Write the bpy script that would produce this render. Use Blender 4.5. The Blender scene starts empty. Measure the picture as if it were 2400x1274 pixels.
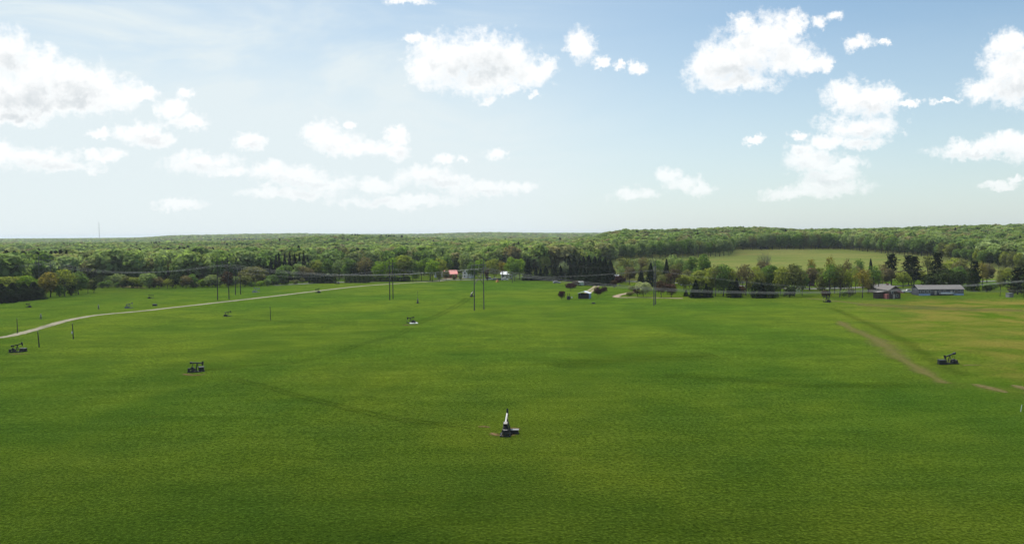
import bpy, math, random
import numpy as np
from mathutils import Vector, Matrix

R = math.radians
random.seed(7)
rng = np.random.default_rng(7)
scene = bpy.context.scene
C = scene.collection

# ------------------------------------------------------------------ camera
W, HH, F = 2400.0, 1274.0, 1848.0
CAM_Z = 30.0
PITCH, ROLL = 2.757, 0.45
cam = bpy.data.cameras.new('camera')
cam.lens = 36.0 * F / W
cam.sensor_width = 36.0
cam.clip_start = 0.5
cam.clip_end = 40000
cam_o = bpy.data.objects.new('camera', cam)
C.objects.link(cam_o)
cam_o.matrix_world = (Matrix.Translation((0, 0, CAM_Z)) @ Matrix.Rotation(R(90 - PITCH), 4, 'X')
                      @ Matrix.Rotation(R(-ROLL), 4, 'Z'))
scene.camera = cam_o
CAMR = cam_o.matrix_world.to_3x3()


def ray(px, py):
    return (CAMR @ Vector(((px - W / 2) / F, -(py - HH / 2) / F, -1.0))).normalized()


def project(p):
    q = CAMR.transposed() @ (Vector(p) - Vector((0, 0, CAM_Z)))
    return W / 2 + F * q.x / -q.z, HH / 2 - F * q.y / -q.z


# ------------------------------------------------------------------ light
SUN_EL, SUN_AZ = 60.0, -27.0           # azimuth from +Y, positive towards +X
sdir = Vector((math.sin(R(SUN_AZ)) * math.cos(R(SUN_EL)), math.cos(R(SUN_AZ)) * math.cos(R(SUN_EL)), math.sin(R(SUN_EL))))
sun = bpy.data.lights.new('sun', 'SUN')
sun.energy = 5.0
sun.angle = R(0.53)
sun.color = (1.0, 0.95, 0.86)
sun_o = bpy.data.objects.new('sun', sun)
sun_o.rotation_euler = sdir.to_track_quat('Z', 'Y').to_euler()
C.objects.link(sun_o)

scene.view_settings.view_transform = 'Standard'
scene.view_settings.look = 'None'
scene.view_settings.exposure = 0.25
scene.view_settings.gamma = 1.0
scene.view_settings.use_curve_mapping = False
scene.cycles.max_bounces = 5
scene.cycles.diffuse_bounces = 2
scene.cycles.glossy_bounces = 1
scene.cycles.transmission_bounces = 3
scene.cycles.transparent_max_bounces = 6
scene.cycles.volume_bounces = 0
scene.cycles.use_denoising = True
scene.cycles.denoiser = 'OPENIMAGEDENOISE'
scene.cycles.denoising_input_passes = 'RGB_ALBEDO_NORMAL'


class NT:
    """small helper to write node graphs"""
    def __init__(s, tree):
        s.t = tree
        s.n = tree.nodes
        s.l = tree.links

    def add(s, typ, **kw):
        n = s.n.new(typ)
        for k, v in kw.items():
            setattr(n, k, v)
        return n

    def link(s, a, b):
        s.l.new(a, b)

    def setin(s, sock, v):
        if isinstance(v, bpy.types.NodeSocket):
            s.l.new(v, sock)
        elif isinstance(v, (tuple, list)) and len(v) == 3 and len(sock.default_value) == 4:
            sock.default_value = (*v, 1)
        else:
            sock.default_value = v

    def math(s, op, a, b=None, c=None, clamp=False):
        n = s.n.new('ShaderNodeMath')
        n.operation = op
        n.use_clamp = clamp
        for i, v in enumerate((a, b, c)):
            if v is not None:
                s.setin(n.inputs[i], v)
        return n.outputs[0]

    def vmath(s, op, a, b=None, c=None):
        n = s.n.new('ShaderNodeVectorMath')
        n.operation = op
        for i, v in enumerate((a, b, c)):
            if v is not None:
                s.setin(n.inputs[i], v)
        return n.outputs['Value'] if op in ('LENGTH', 'DOT_PRODUCT') else n.outputs[0]

    def noise(s, vec, scale, detail=4, rough=0.55, dist=0.0, col=False):
        n = s.n.new('ShaderNodeTexNoise')
        n.inputs['Scale'].default_value = scale
        n.inputs['Detail'].default_value = detail
        n.inputs['Roughness'].default_value = rough
        n.inputs['Distortion'].default_value = dist
        if vec is not None:
            s.l.new(vec, n.inputs['Vector'])
        return n.outputs['Color' if col else 0]

    def rng(s, v, a, b, c=0.0, d=1.0, smooth=True):
        n = s.n.new('ShaderNodeMapRange')
        n.interpolation_type = 'SMOOTHSTEP' if smooth else 'LINEAR'
        s.setin(n.inputs[0], v)
        for i, x in enumerate((a, b, c, d)):
            n.inputs[i + 1].default_value = x
        return n.outputs[0]

    def mix(s, fac, a, b, mode='MIX'):
        n = s.n.new('ShaderNodeMix')
        n.data_type = 'RGBA'
        n.blend_type = mode
        s.setin(n.inputs[0], fac)
        s.setin(n.inputs[6], a)
        s.setin(n.inputs[7], b)
        return n.outputs[2]


# ------------------------------------------------------------------ sky with clouds
world = bpy.data.worlds.new('World')
scene.world = world
world.use_nodes = True
nt = NT(world.node_tree)
nt.n.clear()
wout = nt.add('ShaderNodeOutputWorld')
bg = nt.add('ShaderNodeBackground')
SKY = 0.084
bg.inputs[1].default_value = SKY
nt.link(bg.outputs[0], wout.inputs[0])
sky = nt.add('ShaderNodeTexSky')
sky.sky_type = 'NISHITA'
sky.sun_disc = False
sky.sun_elevation = R(SUN_EL)
sky.sun_rotation = R(SUN_AZ)
sky.altitude = 400
sky.air_density = 1.0
sky.dust_density = 1.2
sky.ozone_density = 1.0
tc = nt.add('ShaderNodeTexCoord')
sep = nt.add('ShaderNodeSeparateXYZ')
nt.link(tc.outputs['Generated'], sep.inputs[0])
dx, dy, dz = sep.outputs
yy = nt.math('MAXIMUM', dy, 0.02)
U = nt.math('DIVIDE', dx, yy)
V = nt.math('DIVIDE', dz, yy)
comb = nt.add('ShaderNodeCombineXYZ')
nt.link(U, comb.inputs[0])
nt.link(V, comb.inputs[1])
P0 = comb.outputs[0]
# turbulent displacement of the sky position gives the clouds their ragged rims
n1 = nt.noise(P0, 22.0, 5, 0.6, col=True)
n1 = nt.vmath('SUBTRACT', n1, (0.5, 0.5, 0.5))
n2 = nt.noise(P0, 95.0, 6, 0.68, col=True)
n2 = nt.vmath('SUBTRACT', n2, (0.5, 0.5, 0.5))
Pd = nt.vmath('MULTIPLY_ADD', n1, (0.040, 0.030, 0), P0)
Pd = nt.vmath('MULTIPLY_ADD', n2, (0.026, 0.022, 0), Pd)

BLOBS = [
 (1000,160,46,42),(1055,140,62,52),(1120,132,74,54),(1180,145,66,50),(1235,170,58,32),(1150,185,90,34),(1195,215,24,14),
 (1005,120,22,26),(1278,158,24,26),(970,92,18,11),(1142,235,22,8),(1246,222,10,10),(955,-2,50,12),
 (1362,105,32,34),(1345,115,20,16),(1415,145,16,10),(1460,153,11,11),(1500,157,18,13),
 (1660,165,54,38),(1710,150,74,58),(1760,110,62,56),(1740,62,26,32),(1800,90,64,50),(1862,62,24,30),(1850,125,64,42),(1900,145,42,20),
 (1720,197,86,22),(1932,155,14,16),(1920,55,20,18),(1958,36,22,12),(2020,98,30,16),(2068,103,10,6),
 (1990,225,48,34),(2045,240,62,36),(2085,222,30,20),(2130,245,24,8),(2020,298,86,26),(2010,335,60,14),(1940,330,50,16),
 (1880,352,40,18),(1905,378,64,28),(1985,385,45,14),(1955,412,64,22),(1850,450,60,14),(1945,440,84,18),
 (2370,105,48,28),(2350,160,44,48),(2310,208,62,28),(2390,205,70,44),(2222,238,34,6),(2390,150,40,44),
 (2280,352,104,20),(2370,340,66,24),(2350,437,42,9),(2385,422,20,7),(1775,325,22,8),(1862,317,22,8),
 (1568,408,26,20),(1600,430,42,18),(1640,445,30,12),(1490,460,54,13),
 (750,308,42,30),(790,330,54,24),(850,348,64,16),(925,350,32,16),(930,318,26,14),(822,290,13,8),
 (1040,373,26,11),(1085,368,12,8),(1160,368,24,12),(1000,412,60,25),(1055,428,54,16),(880,432,66,17),(700,415,84,22),(640,400,52,18),
 (470,385,84,24),(540,402,50,12),(1140,445,76,18),(1210,438,44,12),(760,432,60,14),(588,333,38,17),(435,222,24,14),(405,252,32,20),
 (440,285,42,16),(340,222,30,16),(10,130,62,52),(80,170,82,52),(60,225,130,48),(170,200,84,52),(230,215,70,46),(290,225,55,36),
 (20,272,96,22),(170,240,130,26),(320,308,56,24),(360,325,50,14),(230,318,26,10),(90,375,96,25),(10,360,44,26),(150,390,76,14),
 (240,365,44,12),(420,480,60,12),(680,455,110,12),(930,470,140,12),(2420,360,60,24),(2470,180,60,60),(-60,190,90,70),(-120,380,80,24),
]
GREY = [(1125,160,80,34),(60,240,140,26),(10,150,55,28),(170,225,60,30),(20,275,70,14),(345,326,46,12),(100,390,80,12),(1735,168,70,22),
        (2385,215,60,20),(592,342,24,8),(480,396,60,9),(700,428,70,8),(1010,432,70,8),(1140,455,70,7),(2020,312,70,8),(2040,255,30,12),(1960,425,60,8),(2290,362,80,7)]


def uv(px, py):
    d = ray(px, py)
    return d.x / d.y, d.z / d.y


def field(vec, blobs, k):
    cur = None
    for cx, cy, rx, ry in blobs:
        rx, ry = rx * 1.05 + 1, ry * 1.05 + 1
        u0, v0 = uv(cx, cy)
        sx, sy = F / rx, F / ry
        m = nt.vmath('MULTIPLY_ADD', vec, (sx, sy, 0), (-u0 * sx, -v0 * sy, 0))
        ln = nt.vmath('LENGTH', m)
        if cur is None:
            cur = ln
        else:
            cur = nt.math('SMOOTH_MIN', cur, ln, k)
    return cur


fl = field(Pd, BLOBS, 0.25)
nf = nt.noise(P0, 60.0, 8, 0.70)
nf2 = nt.noise(P0, 14.0, 4, 0.55)
dens = nt.math('SUBTRACT', 1.18, fl)
dens = nt.math('MULTIPLY_ADD', nt.math('SUBTRACT', nf, 0.5), 1.9, dens)
dens = nt.math('MULTIPLY_ADD', nt.math('SUBTRACT', nf2, 0.5), 0.7, dens)
alpha = nt.rng(dens, -0.1, 0.8)
alpha = nt.math('POWER', alpha, 0.75)
front = nt.rng(dy, 0.02, 0.2)
alpha = nt.math('MULTIPLY', alpha, front)
alpha = nt.math('MULTIPLY', alpha, nt.rng(V, 0.02, 0.16, 0.6, 1.0))
Pup = nt.vmath('ADD', P0, (-0.006, 0.020, 0))
Pdu = nt.vmath('ADD', Pd, (-0.006, 0.020, 0))
dens2 = nt.math('SUBTRACT', 1.18, field(Pdu, BLOBS, 0.25))
dens2 = nt.math('MULTIPLY_ADD', nt.math('SUBTRACT', nt.noise(Pup, 60.0, 6, 0.66), 0.5), 2.2, dens2)
dens2 = nt.math('MULTIPLY_ADD', nt.math('SUBTRACT', nt.noise(Pup, 14.0, 4, 0.55), 0.5), 0.7, dens2)
selfsh = nt.rng(dens2, 0.25, 1.25)
gl = field(Pd, GREY, 0.4)
grey = nt.math('SUBTRACT', 1.25, gl)
grey = nt.math('MULTIPLY_ADD', nt.math('SUBTRACT', nt.noise(P0, 30.0, 5, 0.6), 0.5), 1.3, grey)
grey = nt.rng(grey, -0.2, 1.1)
grey = nt.math('MULTIPLY_ADD', selfsh, 0.45, nt.math('MULTIPLY', grey, 0.55))
# thin veils of high cloud, and the white air low over the horizon
veil_v = nt.vmath('MULTIPLY', P0, (1.6, 6.0, 1))
veil = nt.rng(nt.noise(veil_v, 1.6, 5, 0.6, 0.6), 0.38, 0.75)
left = nt.rng(U, 0.25, -0.35)
low = nt.rng(dz, 0.34, 0.0)
hz = nt.math('MULTIPLY_ADD', low, 0.56, nt.rng(U, 0.62, 0.0, -0.03, 0.15))
hz = nt.math('MULTIPLY_ADD', nt.math('MULTIPLY', left, nt.rng(dz, 0.40, 0.05)), 0.55, hz)
hz = nt.math('MULTIPLY_ADD', nt.math('MULTIPLY', veil, 0.55), nt.math('ADD', left, 0.08), hz)
hz = nt.math('MINIMUM', hz, 0.94)
HZC = (8.1, 8.95, 9.2)
skyc = nt.mix(1.0, sky.outputs[0], (0.99, 1.18, 1.19), 'MULTIPLY')
base = nt.mix(hz, skyc, HZC)
cl = nt.mix(nt.math('MULTIPLY', grey, nt.rng(dens, 0.2, 1.0)), (10.6, 10.7, 10.7), (7.0, 7.5, 7.8))
final = nt.mix(alpha, base, cl)
nt.link(final, bg.inputs[0])
world.cycles.sampling_method = 'MANUAL'
world.cycles.sample_map_resolution = 256


# ------------------------------------------------------------------ terrain
def sstep(a, b, x):
    t = np.clip((x - a) / (b - a), 0, 1)
    return t * t * (3 - 2 * t)


def wav(x, y, s, seed):
    r = np.random.default_rng(seed)
    out = 0
    for _ in range(6):
        a = r.uniform(0, math.tau)
        k = math.tau / (s * r.uniform(0.6, 1.6))
        out = out + np.sin((x * math.cos(a) + y * math.sin(a)) * k + r.uniform(0, math.tau))
    return out / 3.0


SKYL = [(-800,562),(0,561),(230,560),(330,558),(400,553),(500,551),(600,549),(700,548),(760,549),(850,550),(1000,549),(1080,546.5),(1150,545),
        (1230,546.5),(1300,547),(1400,547),(1500,548),(1800,547),(2000,545),(2150,542.5),(2200,543),(2400,542),(3200,545)]
su = np.array([uv(a, b)[0] for a, b in SKYL])
sv = np.array([uv(a, b)[1] for a, b in SKYL])


def Hn(x, y):
    x = np.asarray(x, float)
    y = np.asarray(y, float)
    yc = np.maximum(y, 30.0)
    u = x / yc
    h = 0.25 * wav(x, y, 160, 3) * sstep(40, 160, y)
    # valley wood to the left and the middle
    vl = 1 - sstep(0.06, 0.14, u)
    h = h + vl * sstep(460, 900, y) * (-4.0 + 3.4 * wav(x, y, 900, 11) + 1.0 * wav(x, y, 330, 12))
    h = h + vl * 15.0 * np.exp(-((y - 1450) / 240.0) ** 2) * np.exp(-((u + 0.20) / 0.11) ** 2)
    h = h + vl * 5.0 * np.exp(-((y - 900) / 160.0) ** 2) * np.exp(-((u - 0.0) / 0.10) ** 2)
    # right: the back field climbs to a wooded hill
    w = sstep(0.07, 0.14, u)
    t = np.maximum(0, y - 490)
    slope = 0.036 * np.where(t < 30, t * t / 60.0, t - 15)
    rise = np.where(y < 820, slope, 11.34 + 5.6 * sstep(820, 1150, y))
    bump = 3.4 * np.exp(-((u - 0.285) / 0.05) ** 2) + 3.2 * np.exp(-((u - 0.63) / 0.10) ** 2) - 1.2 * np.exp(-((u - 0.38) / .05) ** 2)
    rise = rise + bump * sstep(850, 1050, y)
    fall = 1 - 0.6 * sstep(1300, 2400, y)
    h = h + w * rise * fall
    # far skyline ridge
    top = CAM_Z + np.interp(u, su, sv) * 4200.0
    far = top - 15.0
    g = sstep(2400, 4200, y) * (1 - 0.35 * sstep(4400, 7000, y))
    h = h * (1 - g) + far * g
    h = h + 1.2 * wav(x, y, 1100, 31) * sstep(1500, 2500, y) * (1 - sstep(3400, 4000, y))
    return h


def Hs(x, y):
    return float(Hn(x, y))


def G(px, py, dmax=9000):
    """where the line of sight through a photo pixel meets the land"""
    d = ray(px, py)
    lo, t = 20.0, 20.0
    o = Vector((0, 0, CAM_Z))
    while t < dmax:
        p = o + d * t
        if p.z < Hs(p.x, p.y):
            break
        lo = t
        t *= 1.02
    hi = t
    for _ in range(30):
        m = 0.5 * (lo + hi)
        p = o + d * m
        if p.z < Hs(p.x, p.y):
            hi = m
        else:
            lo = m
    p = o + d * hi
    return Vector((p.x, p.y, Hs(p.x, p.y)))


# nearest depth of continuous wood by photo column (u) and the back field
EDGE = [(-900,300),(-300,345),(0,430),(100,450),(225,470),(330,500),(500,505),(700,530),(900,585),(1150,600),(1350,600),(1438,650),(1442,690),
        (1600,715),(1712,745),(1718,832),(1975,830),(2040,780),(2100,728),(2170,706),(2280,622),(2370,556),(2500,500),(3000,450),(3600,420)]
eu = np.array([(a - 1200) / F for a, _ in EDGE])
ed = np.array([b for _, b in EDGE], float)


def edge_depth(u):
    return np.interp(u, eu, ed)


def mesh_obj(name, verts, faces, mat=None, parent=None, smooth=False, kind=None):
    me = bpy.data.meshes.new(name)
    me.from_pydata([tuple(v) for v in verts], [], faces)
    if mat is not None:
        me.materials.append(mat)
    if smooth:
        me.polygons.foreach_set('use_smooth', [True] * len(me.polygons))
    o = bpy.data.objects.new(name, me)
    C.objects.link(o)
    if parent is not None:
        o.parent = parent
    if kind:
        o['kind'] = kind
    return o


def quad_mesh(name, V, nq, k=4, mats=()):
    """mesh of nq separate k-gons from a (nq*k,3) array"""
    me = bpy.data.meshes.new(name)
    me.vertices.add(nq * k)
    me.vertices.foreach_set('co', np.ascontiguousarray(V, np.float32).ravel())
    me.loops.add(nq * k)
    me.loops.foreach_set('vertex_index', np.arange(nq * k, dtype=np.int32))
    me.polygons.add(nq)
    me.polygons.foreach_set('loop_start', np.arange(0, nq * k, k, dtype=np.int32))
    me.polygons.foreach_set('loop_total', np.full(nq, k, np.int32))
    for m in mats:
        me.materials.append(m)
    me.update(calc_edges=True)
    return me


# ------------------------------------------------------------------ materials
def new_mat(name):
    m = bpy.data.materials.new(name)
    m.use_nodes = True
    t = NT(m.node_tree)
    t.n.clear()
    out = t.add('ShaderNodeOutputMaterial')
    return m, t, out


def solid(name, col, rough=0.7, metal=0.0, var=0.25, scale=3.0, coat=0.0):
    m, t, out = new_mat(name)
    b = t.add('ShaderNodeBsdfPrincipled')
    tcn = t.add('ShaderNodeTexCoord')
    n = t.noise(tcn.outputs['Object'], scale, 4, 0.6)
    f = t.rng(n, 0.3, 0.7)
    c = t.mix(f, tuple(x * (1 - var) for x in col), tuple(min(1, x * (1 + var)) for x in col))
    t.link(c, b.inputs['Base Color'])
    b.inputs['Roughness'].default_value = rough
    b.inputs['Metallic'].default_value = metal
    t.link(b.outputs[0], out.inputs[0])
    return m


def leaf_mat(name, cols, trans=0.35, rough=0.6):
    """cols: 3 colours mixed by noise over a crown and by tree"""
    if sum(cols[0]) > .2:
        cols = [tuple(x * 1.35 for x in c) for c in cols]
        trans = .42
    m, t, out = new_mat(name)
    geo = t.add('ShaderNodeNewGeometry')
    oi = t.add('ShaderNodeObjectInfo')
    n = t.noise(geo.outputs['Position'], 0.35, 3, 0.6)
    r = oi.outputs['Random']
    f1 = t.rng(n, 0.3, 0.72)
    c = t.mix(f1, cols[0], cols[1])
    f2 = t.rng(r, 0.45, 1.0)
    c = t.mix(t.math('MULTIPLY', f2, 0.7), c, cols[2])
    isl = geo.outputs['Random Per Island']
    c = t.mix(1.0, c, t.mix(isl, (0.7, 0.7, 0.7), (1.3, 1.3, 1.25)), 'MULTIPLY')
    d = t.add('ShaderNodeBsdfDiffuse')
    tr = t.add('ShaderNodeBsdfTranslucent')
    t.link(c, d.inputs[0])
    t.link(t.mix(1.0, c, (1.1, 1.25, 0.6), 'MULTIPLY'), tr.inputs[0])
    mx = t.add('ShaderNodeMixShader')
    mx.inputs[0].default_value = trans
    t.link(d.outputs[0], mx.inputs[1])
    t.link(tr.outputs[0], mx.inputs[2])
    t.link(mx.outputs[0], out.inputs[0])
    return m


LEAF = {
 'pale green': leaf_mat('pale_leaves', [(.15,.20,.075),(.19,.235,.10),(.17,.19,.10)]),
 'bright green': leaf_mat('bright_leaves', [(.11,.18,.02),(.17,.235,.03),(.14,.20,.03)]),
 'yellow-green': leaf_mat('yellow_green_leaves', [(.15,.18,.03),(.20,.215,.045),(.18,.19,.045)]),
 'mid green': leaf_mat('green_leaves', [(.075,.13,.03),(.12,.175,.045),(.10,.145,.045)]),
 'olive': leaf_mat('olive_leaves', [(.10,.11,.04),(.145,.15,.055),(.13,.12,.055)]),
 'brownish': leaf_mat('budding_leaves', [(.12,.10,.055),(.16,.13,.07),(.14,.115,.065)]),
 'orange-green': leaf_mat('orange_leaves', [(.16,.13,.03),(.21,.165,.04),(.18,.15,.04)]),
 'dark green': leaf_mat('dark_leaves', [(.03,.05,.015),(.05,.07,.022),(.04,.06,.02)], 0.2),
 'grey-green': leaf_mat('grey_leaves', [(.16,.18,.12),(.21,.23,.155),(.18,.20,.14)]),
 'purple': leaf_mat('purple_leaves', [(.045,.02,.022),(.075,.03,.03),(.06,.026,.028)], 0.2),
 'maroon': leaf_mat('maroon_leaves', [(.07,.045,.03),(.10,.065,.04),(.09,.05,.035)], 0.2),
 'creamy': leaf_mat('creamy_leaves', [(.26,.28,.15),(.33,.34,.20),(.28,.30,.17)]),
 'needles': leaf_mat('needles', [(.014,.024,.010),(.026,.040,.016),(.02,.03,.014)], 0.08),
 'blue needles': leaf_mat('blue_needles', [(.03,.045,.035),(.05,.07,.05),(.04,.055,.045)], 0.08),
}
m_bark = solid('bark', (.09, .075, .06), .9, var=.4)
m_bark_pale = solid('pale_bark', (.16, .14, .12), .9, var=.4)


def wood_leaf():
    """leaves of the big wood: the tint changes from tree to tree"""
    m, t, out = new_mat('wood_leaves')
    geo = t.add('ShaderNodeNewGeometry')
    oi = t.add('ShaderNodeObjectInfo')
    cr = t.add('ShaderNodeValToRGB')
    cr.color_ramp.interpolation = 'LINEAR'
    els = [(0, (.085,.135,.035)), (.16, (.15,.19,.07)), (.33, (.115,.165,.045)), (.48, (.18,.22,.095)), (.6, (.10,.13,.045)), (.72, (.16,.17,.075)),
           (.84, (.14,.12,.065)), (.93, (.16,.20,.05)), (1, (.07,.105,.03))]
    while len(cr.color_ramp.elements) < len(els):
        cr.color_ramp.elements.new(0.5)
    for e, (p, c) in zip(cr.color_ramp.elements, els):
        e.position = p
        e.color = (*c, 1)
    t.link(oi.outputs['Random'], cr.inputs[0])
    stand = t.noise(geo.outputs['Position'], 0.008, 5, 0.7)
    c = t.mix(t.rng(stand, 0.35, 0.7), t.mix(1.0, cr.outputs[0], (1.12, 1.25, 1.25), 'MULTIPLY'), t.mix(1.0, cr.outputs[0], (2.15, 2.05, 2.0), 'MULTIPLY'))
    isl = geo.outputs['Random Per Island']
    c = t.mix(1.0, c, t.mix(isl, (0.72, 0.72, 0.72), (1.28, 1.28, 1.22)), 'MULTIPLY')
    d = t.add('ShaderNodeBsdfDiffuse')
    tr = t.add('ShaderNodeBsdfTranslucent')
    t.link(c, d.inputs[0])
    t.link(t.mix(1.0, c, (1.1, 1.2, 0.7), 'MULTIPLY'), tr.inputs[0])
    mx = t.add('ShaderNodeMixShader')
    mx.inputs[0].default_value = .42
    t.link(d.outputs[0], mx.inputs[1])
    t.link(tr.outputs[0], mx.inputs[2])
    t.link(mx.outputs[0], out.inputs[0])
    return m


m_wood = wood_leaf()


def land_mat():
    m, t, out = new_mat('land')
    geo = t.add('ShaderNodeNewGeometry')
    pos = geo.outputs['Position']
    at = t.add('ShaderNodeAttribute')
    at.attribute_name = 'zone'
    z = t.add('ShaderNodeSeparateColor')
    t.link(at.outputs['Color'], z.inputs[0])
    wood, tan, brown = z.outputs[0], z.outputs[1], z.outputs[2]
    big = t.noise(pos, 0.012, 4, 0.55, 0.4)
    mid = t.noise(pos, 0.06, 4, 0.6, 0.3)
    st = t.vmath('MULTIPLY', pos, (0.05, 0.22, 0.1))
    streak = t.noise(st, 1.0, 4, 0.6, 0.5)
    fine = t.noise(pos, 1.7, 5, 0.78)
    tuft = t.noise(pos, 3.2, 3, 0.7)
    a = t.mix(t.rng(big, 0.32, 0.68), (.0066, .0150, .0012), (.0112, .0190, .0015))
    b = t.mix(t.rng(mid, 0.3, 0.72), (.80, .86, .9), (1.18, 1.12, 1.05))
    a = t.mix(1.0, a, b, 'MULTIPLY')
    a = t.mix(1.0, a, t.mix(t.rng(streak, 0.3, 0.75), (.88, .90, .9), (1.14, 1.10, 1.3)), 'MULTIPLY')
    a = t.mix(1.0, a, t.mix(t.rng(fine, 0.32, 0.68), (.64, .68, .6), (1.38, 1.33, 1.5)), 'MULTIPLY')
    a = t.mix(1.0, a, t.mix(t.rng(tuft, 0.3, 0.7), (.60, .64, .6), (1.50, 1.42, 1.5)), 'MULTIPLY')
    # a few sere patches
    dry = t.noise(t.vmath('MULTIPLY', pos, (0.03, 0.075, 0.05)), 1.0, 5, 0.6)
    a = t.mix(t.math('MULTIPLY', t.rng(dry, 0.62, 0.8), 0.35), a, (.026, .030, .004))
    # back field, drier
    tn = t.noise(t.vmath('MULTIPLY', pos, (0.012, 0.05, 0.05)), 1.0, 5, 0.6, 0.4)
    tc_ = t.mix(t.rng(tn, 0.3, 0.7), (.0135, .0205, .0045), (.0215, .0240, .0075))
    tc_ = t.mix(1.0, tc_, t.mix(t.rng(fine, 0.3, 0.7), (.8, .8, .8), (1.2, 1.2, 1.2)), 'MULTIPLY')
    a = t.mix(tan, a, tc_)
    # rough brown-green pasture on the right
    bn = t.noise(t.vmath('MULTIPLY', pos, (0.05, 0.06, 0.05)), 1.0, 5, 0.65, 0.5)
    bc = t.mix(t.rng(bn, 0.36, 0.62), (.0085, .0165, .0008), (.0265, .0232, .0055))
    bc = t.mix(1.0, bc, t.mix(t.rng(fine, 0.3, 0.7), (.68, .68, .66), (1.32, 1.32, 1.32)), 'MULTIPLY')
    bf = t.math('MULTIPLY', brown, t.rng(t.noise(pos, 0.03, 4, 0.6), 0.25, 0.55))
    a = t.mix(bf, a, bc)
    a = t.mix(wood, a, t.mix(mid, (.012, .018, .006), (.03, .036, .012)))
    p = t.add('ShaderNodeBsdfPrincipled')
    t.link(a, p.inputs['Base Color'])
    p.inputs['Roughness'].default_value = 0.9
    p.inputs['Specular IOR Level'].default_value = 0.0
    p.inputs['Sheen Weight'].default_value = 1.0
    p.inputs['Sheen Roughness'].default_value = 0.35
    t.link(t.mix(1.0, t.mix(1.0, a, (52, 40, 34), 'MULTIPLY'), (1.0, 1.0, 1.0), 'MULTIPLY'), p.inputs['Sheen Tint'])
    bp = t.add('ShaderNodeBump')
    bp.inputs['Strength'].default_value = 0.6
    bp.inputs['Distance'].default_value = 0.35
    hh = t.math('MULTIPLY_ADD', fine, 0.7, t.math('MULTIPLY', tuft, 0.35))
    t.link(hh, bp.inputs['Height'])
    t.link(bp.outputs[0], p.inputs['Normal'])
    t.link(p.outputs[0], out.inputs[0])
    return m


m_land = land_mat()

# one grid of land, handed to three objects that share its edge points
xs = np.concatenate([np.linspace(-9000, -2200, 35)[:-1], np.linspace(-2200, -600, 60)[:-1], np.linspace(-600, 600, 151)[:-1],
                     np.linspace(600, 2200, 60)[:-1], np.linspace(2200, 9000, 35)])
ys = np.concatenate([np.linspace(-600, 60, 34)[:-1], np.linspace(60, 300, 49)[:-1], np.linspace(300, 1000, 141)[:-1], np.linspace(1000, 1700, 60)[:-1],
                     np.linspace(1700, 5000, 110)[:-1], np.linspace(5000, 14000, 40)])
GX, GY = np.meshgrid(xs, ys)
GZ = Hn(GX, GY)
UU = GX / np.maximum(GY, 60)
ED = edge_depth(UU)
m_w = sstep(-12, 4, GY - ED)
m_tan = sstep(0.08, 0.12, UU) * sstep(478, 500, GY) * (1 - m_w)
# right-hand pasture boundary runs from the mid distance to the near right
bx0, by0 = G(1925, 715).xy
bx1, by1 = G(2225, 900).xy
side = ((GX - bx0) * (by0 - by1) - (GY - by0) * (bx0 - bx1)) / math.hypot(bx1 - bx0, by1 - by0)
sgn = 1.0
px_test = G(2350, 760)
s_t = ((px_test.x - bx0) * (by0 - by1) - (px_test.y - by0) * (bx0 - bx1))
sgn = 1.0 if s_t > 0 else -1.0
m_br = 0.8 * sstep(-10, 40, sgn * side) * sstep(110, 150, GY) * (1 - sstep(330, 352, GY)) * 0.95
nyg, nxg = GX.shape
cellc = (slice(0, nyg - 1), slice(0, nxg - 1))
zone_wood = m_w[cellc] > 0.5
zone_back = (~zone_wood) & (UU[cellc] > 0.1) & (GY[cellc] > 485)
zone_mead = (~zone_wood) & (~zone_back)
base_idx = np.arange(nyg * nxg).reshape(nyg, nxg)
Q = np.stack([base_idx[:-1, :-1], base_idx[:-1, 1:], base_idx[1:, 1:], base_idx[1:, :-1]], -1)
CO = np.stack([GX, GY, GZ], -1).reshape(-1, 3)
ZC = np.stack([m_w, m_tan, m_br, np.ones_like(m_w)], -1).reshape(-1, 4)
for nm, zm in (('meadow', zone_mead), ('back_field', zone_back), ('terrain', zone_wood)):
    q = Q[zm]
    used, inv = np.unique(q.ravel(), return_inverse=True)
    me = bpy.data.meshes.new(nm)
    me.from_pydata(CO[used].tolist(), [], inv.reshape(-1, 4).tolist())
    ca = me.color_attributes.new('zone', 'FLOAT_COLOR', 'POINT')
    ca.data.foreach_set('color', ZC[used].astype(np.float32).ravel())
    me.materials.append(m_land)
    me.polygons.foreach_set('use_smooth', [True] * len(me.polygons))
    o = bpy.data.objects.new(nm, me)
    o['kind'] = 'structure'
    C.objects.link(o)


# ------------------------------------------------------------------ roads and tracks: thin sheets that follow the land
def smooth_line(pts, step=4.0):
    P = [np.array(p[:2]) for p in pts]
    P = [2 * P[0] - P[1]] + P + [2 * P[-1] - P[-2]]
    out = []
    for i in range(1, len(P) - 2):
        n = max(2, int(np.linalg.norm(P[i + 1] - P[i]) / step))
        for k in range(n):
            t = k / n
            p0, p1, p2, p3 = P[i - 1], P[i], P[i + 1], P[i + 2]
            out.append(0.5 * (2 * p1 + (p2 - p0) * t + (2 * p0 - 5 * p1 + 4 * p2 - p3) * t * t + (3 * p1 - p0 - 3 * p2 + p3) * t ** 3))
    out.append(P[-2])
    return np.array(out)


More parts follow.
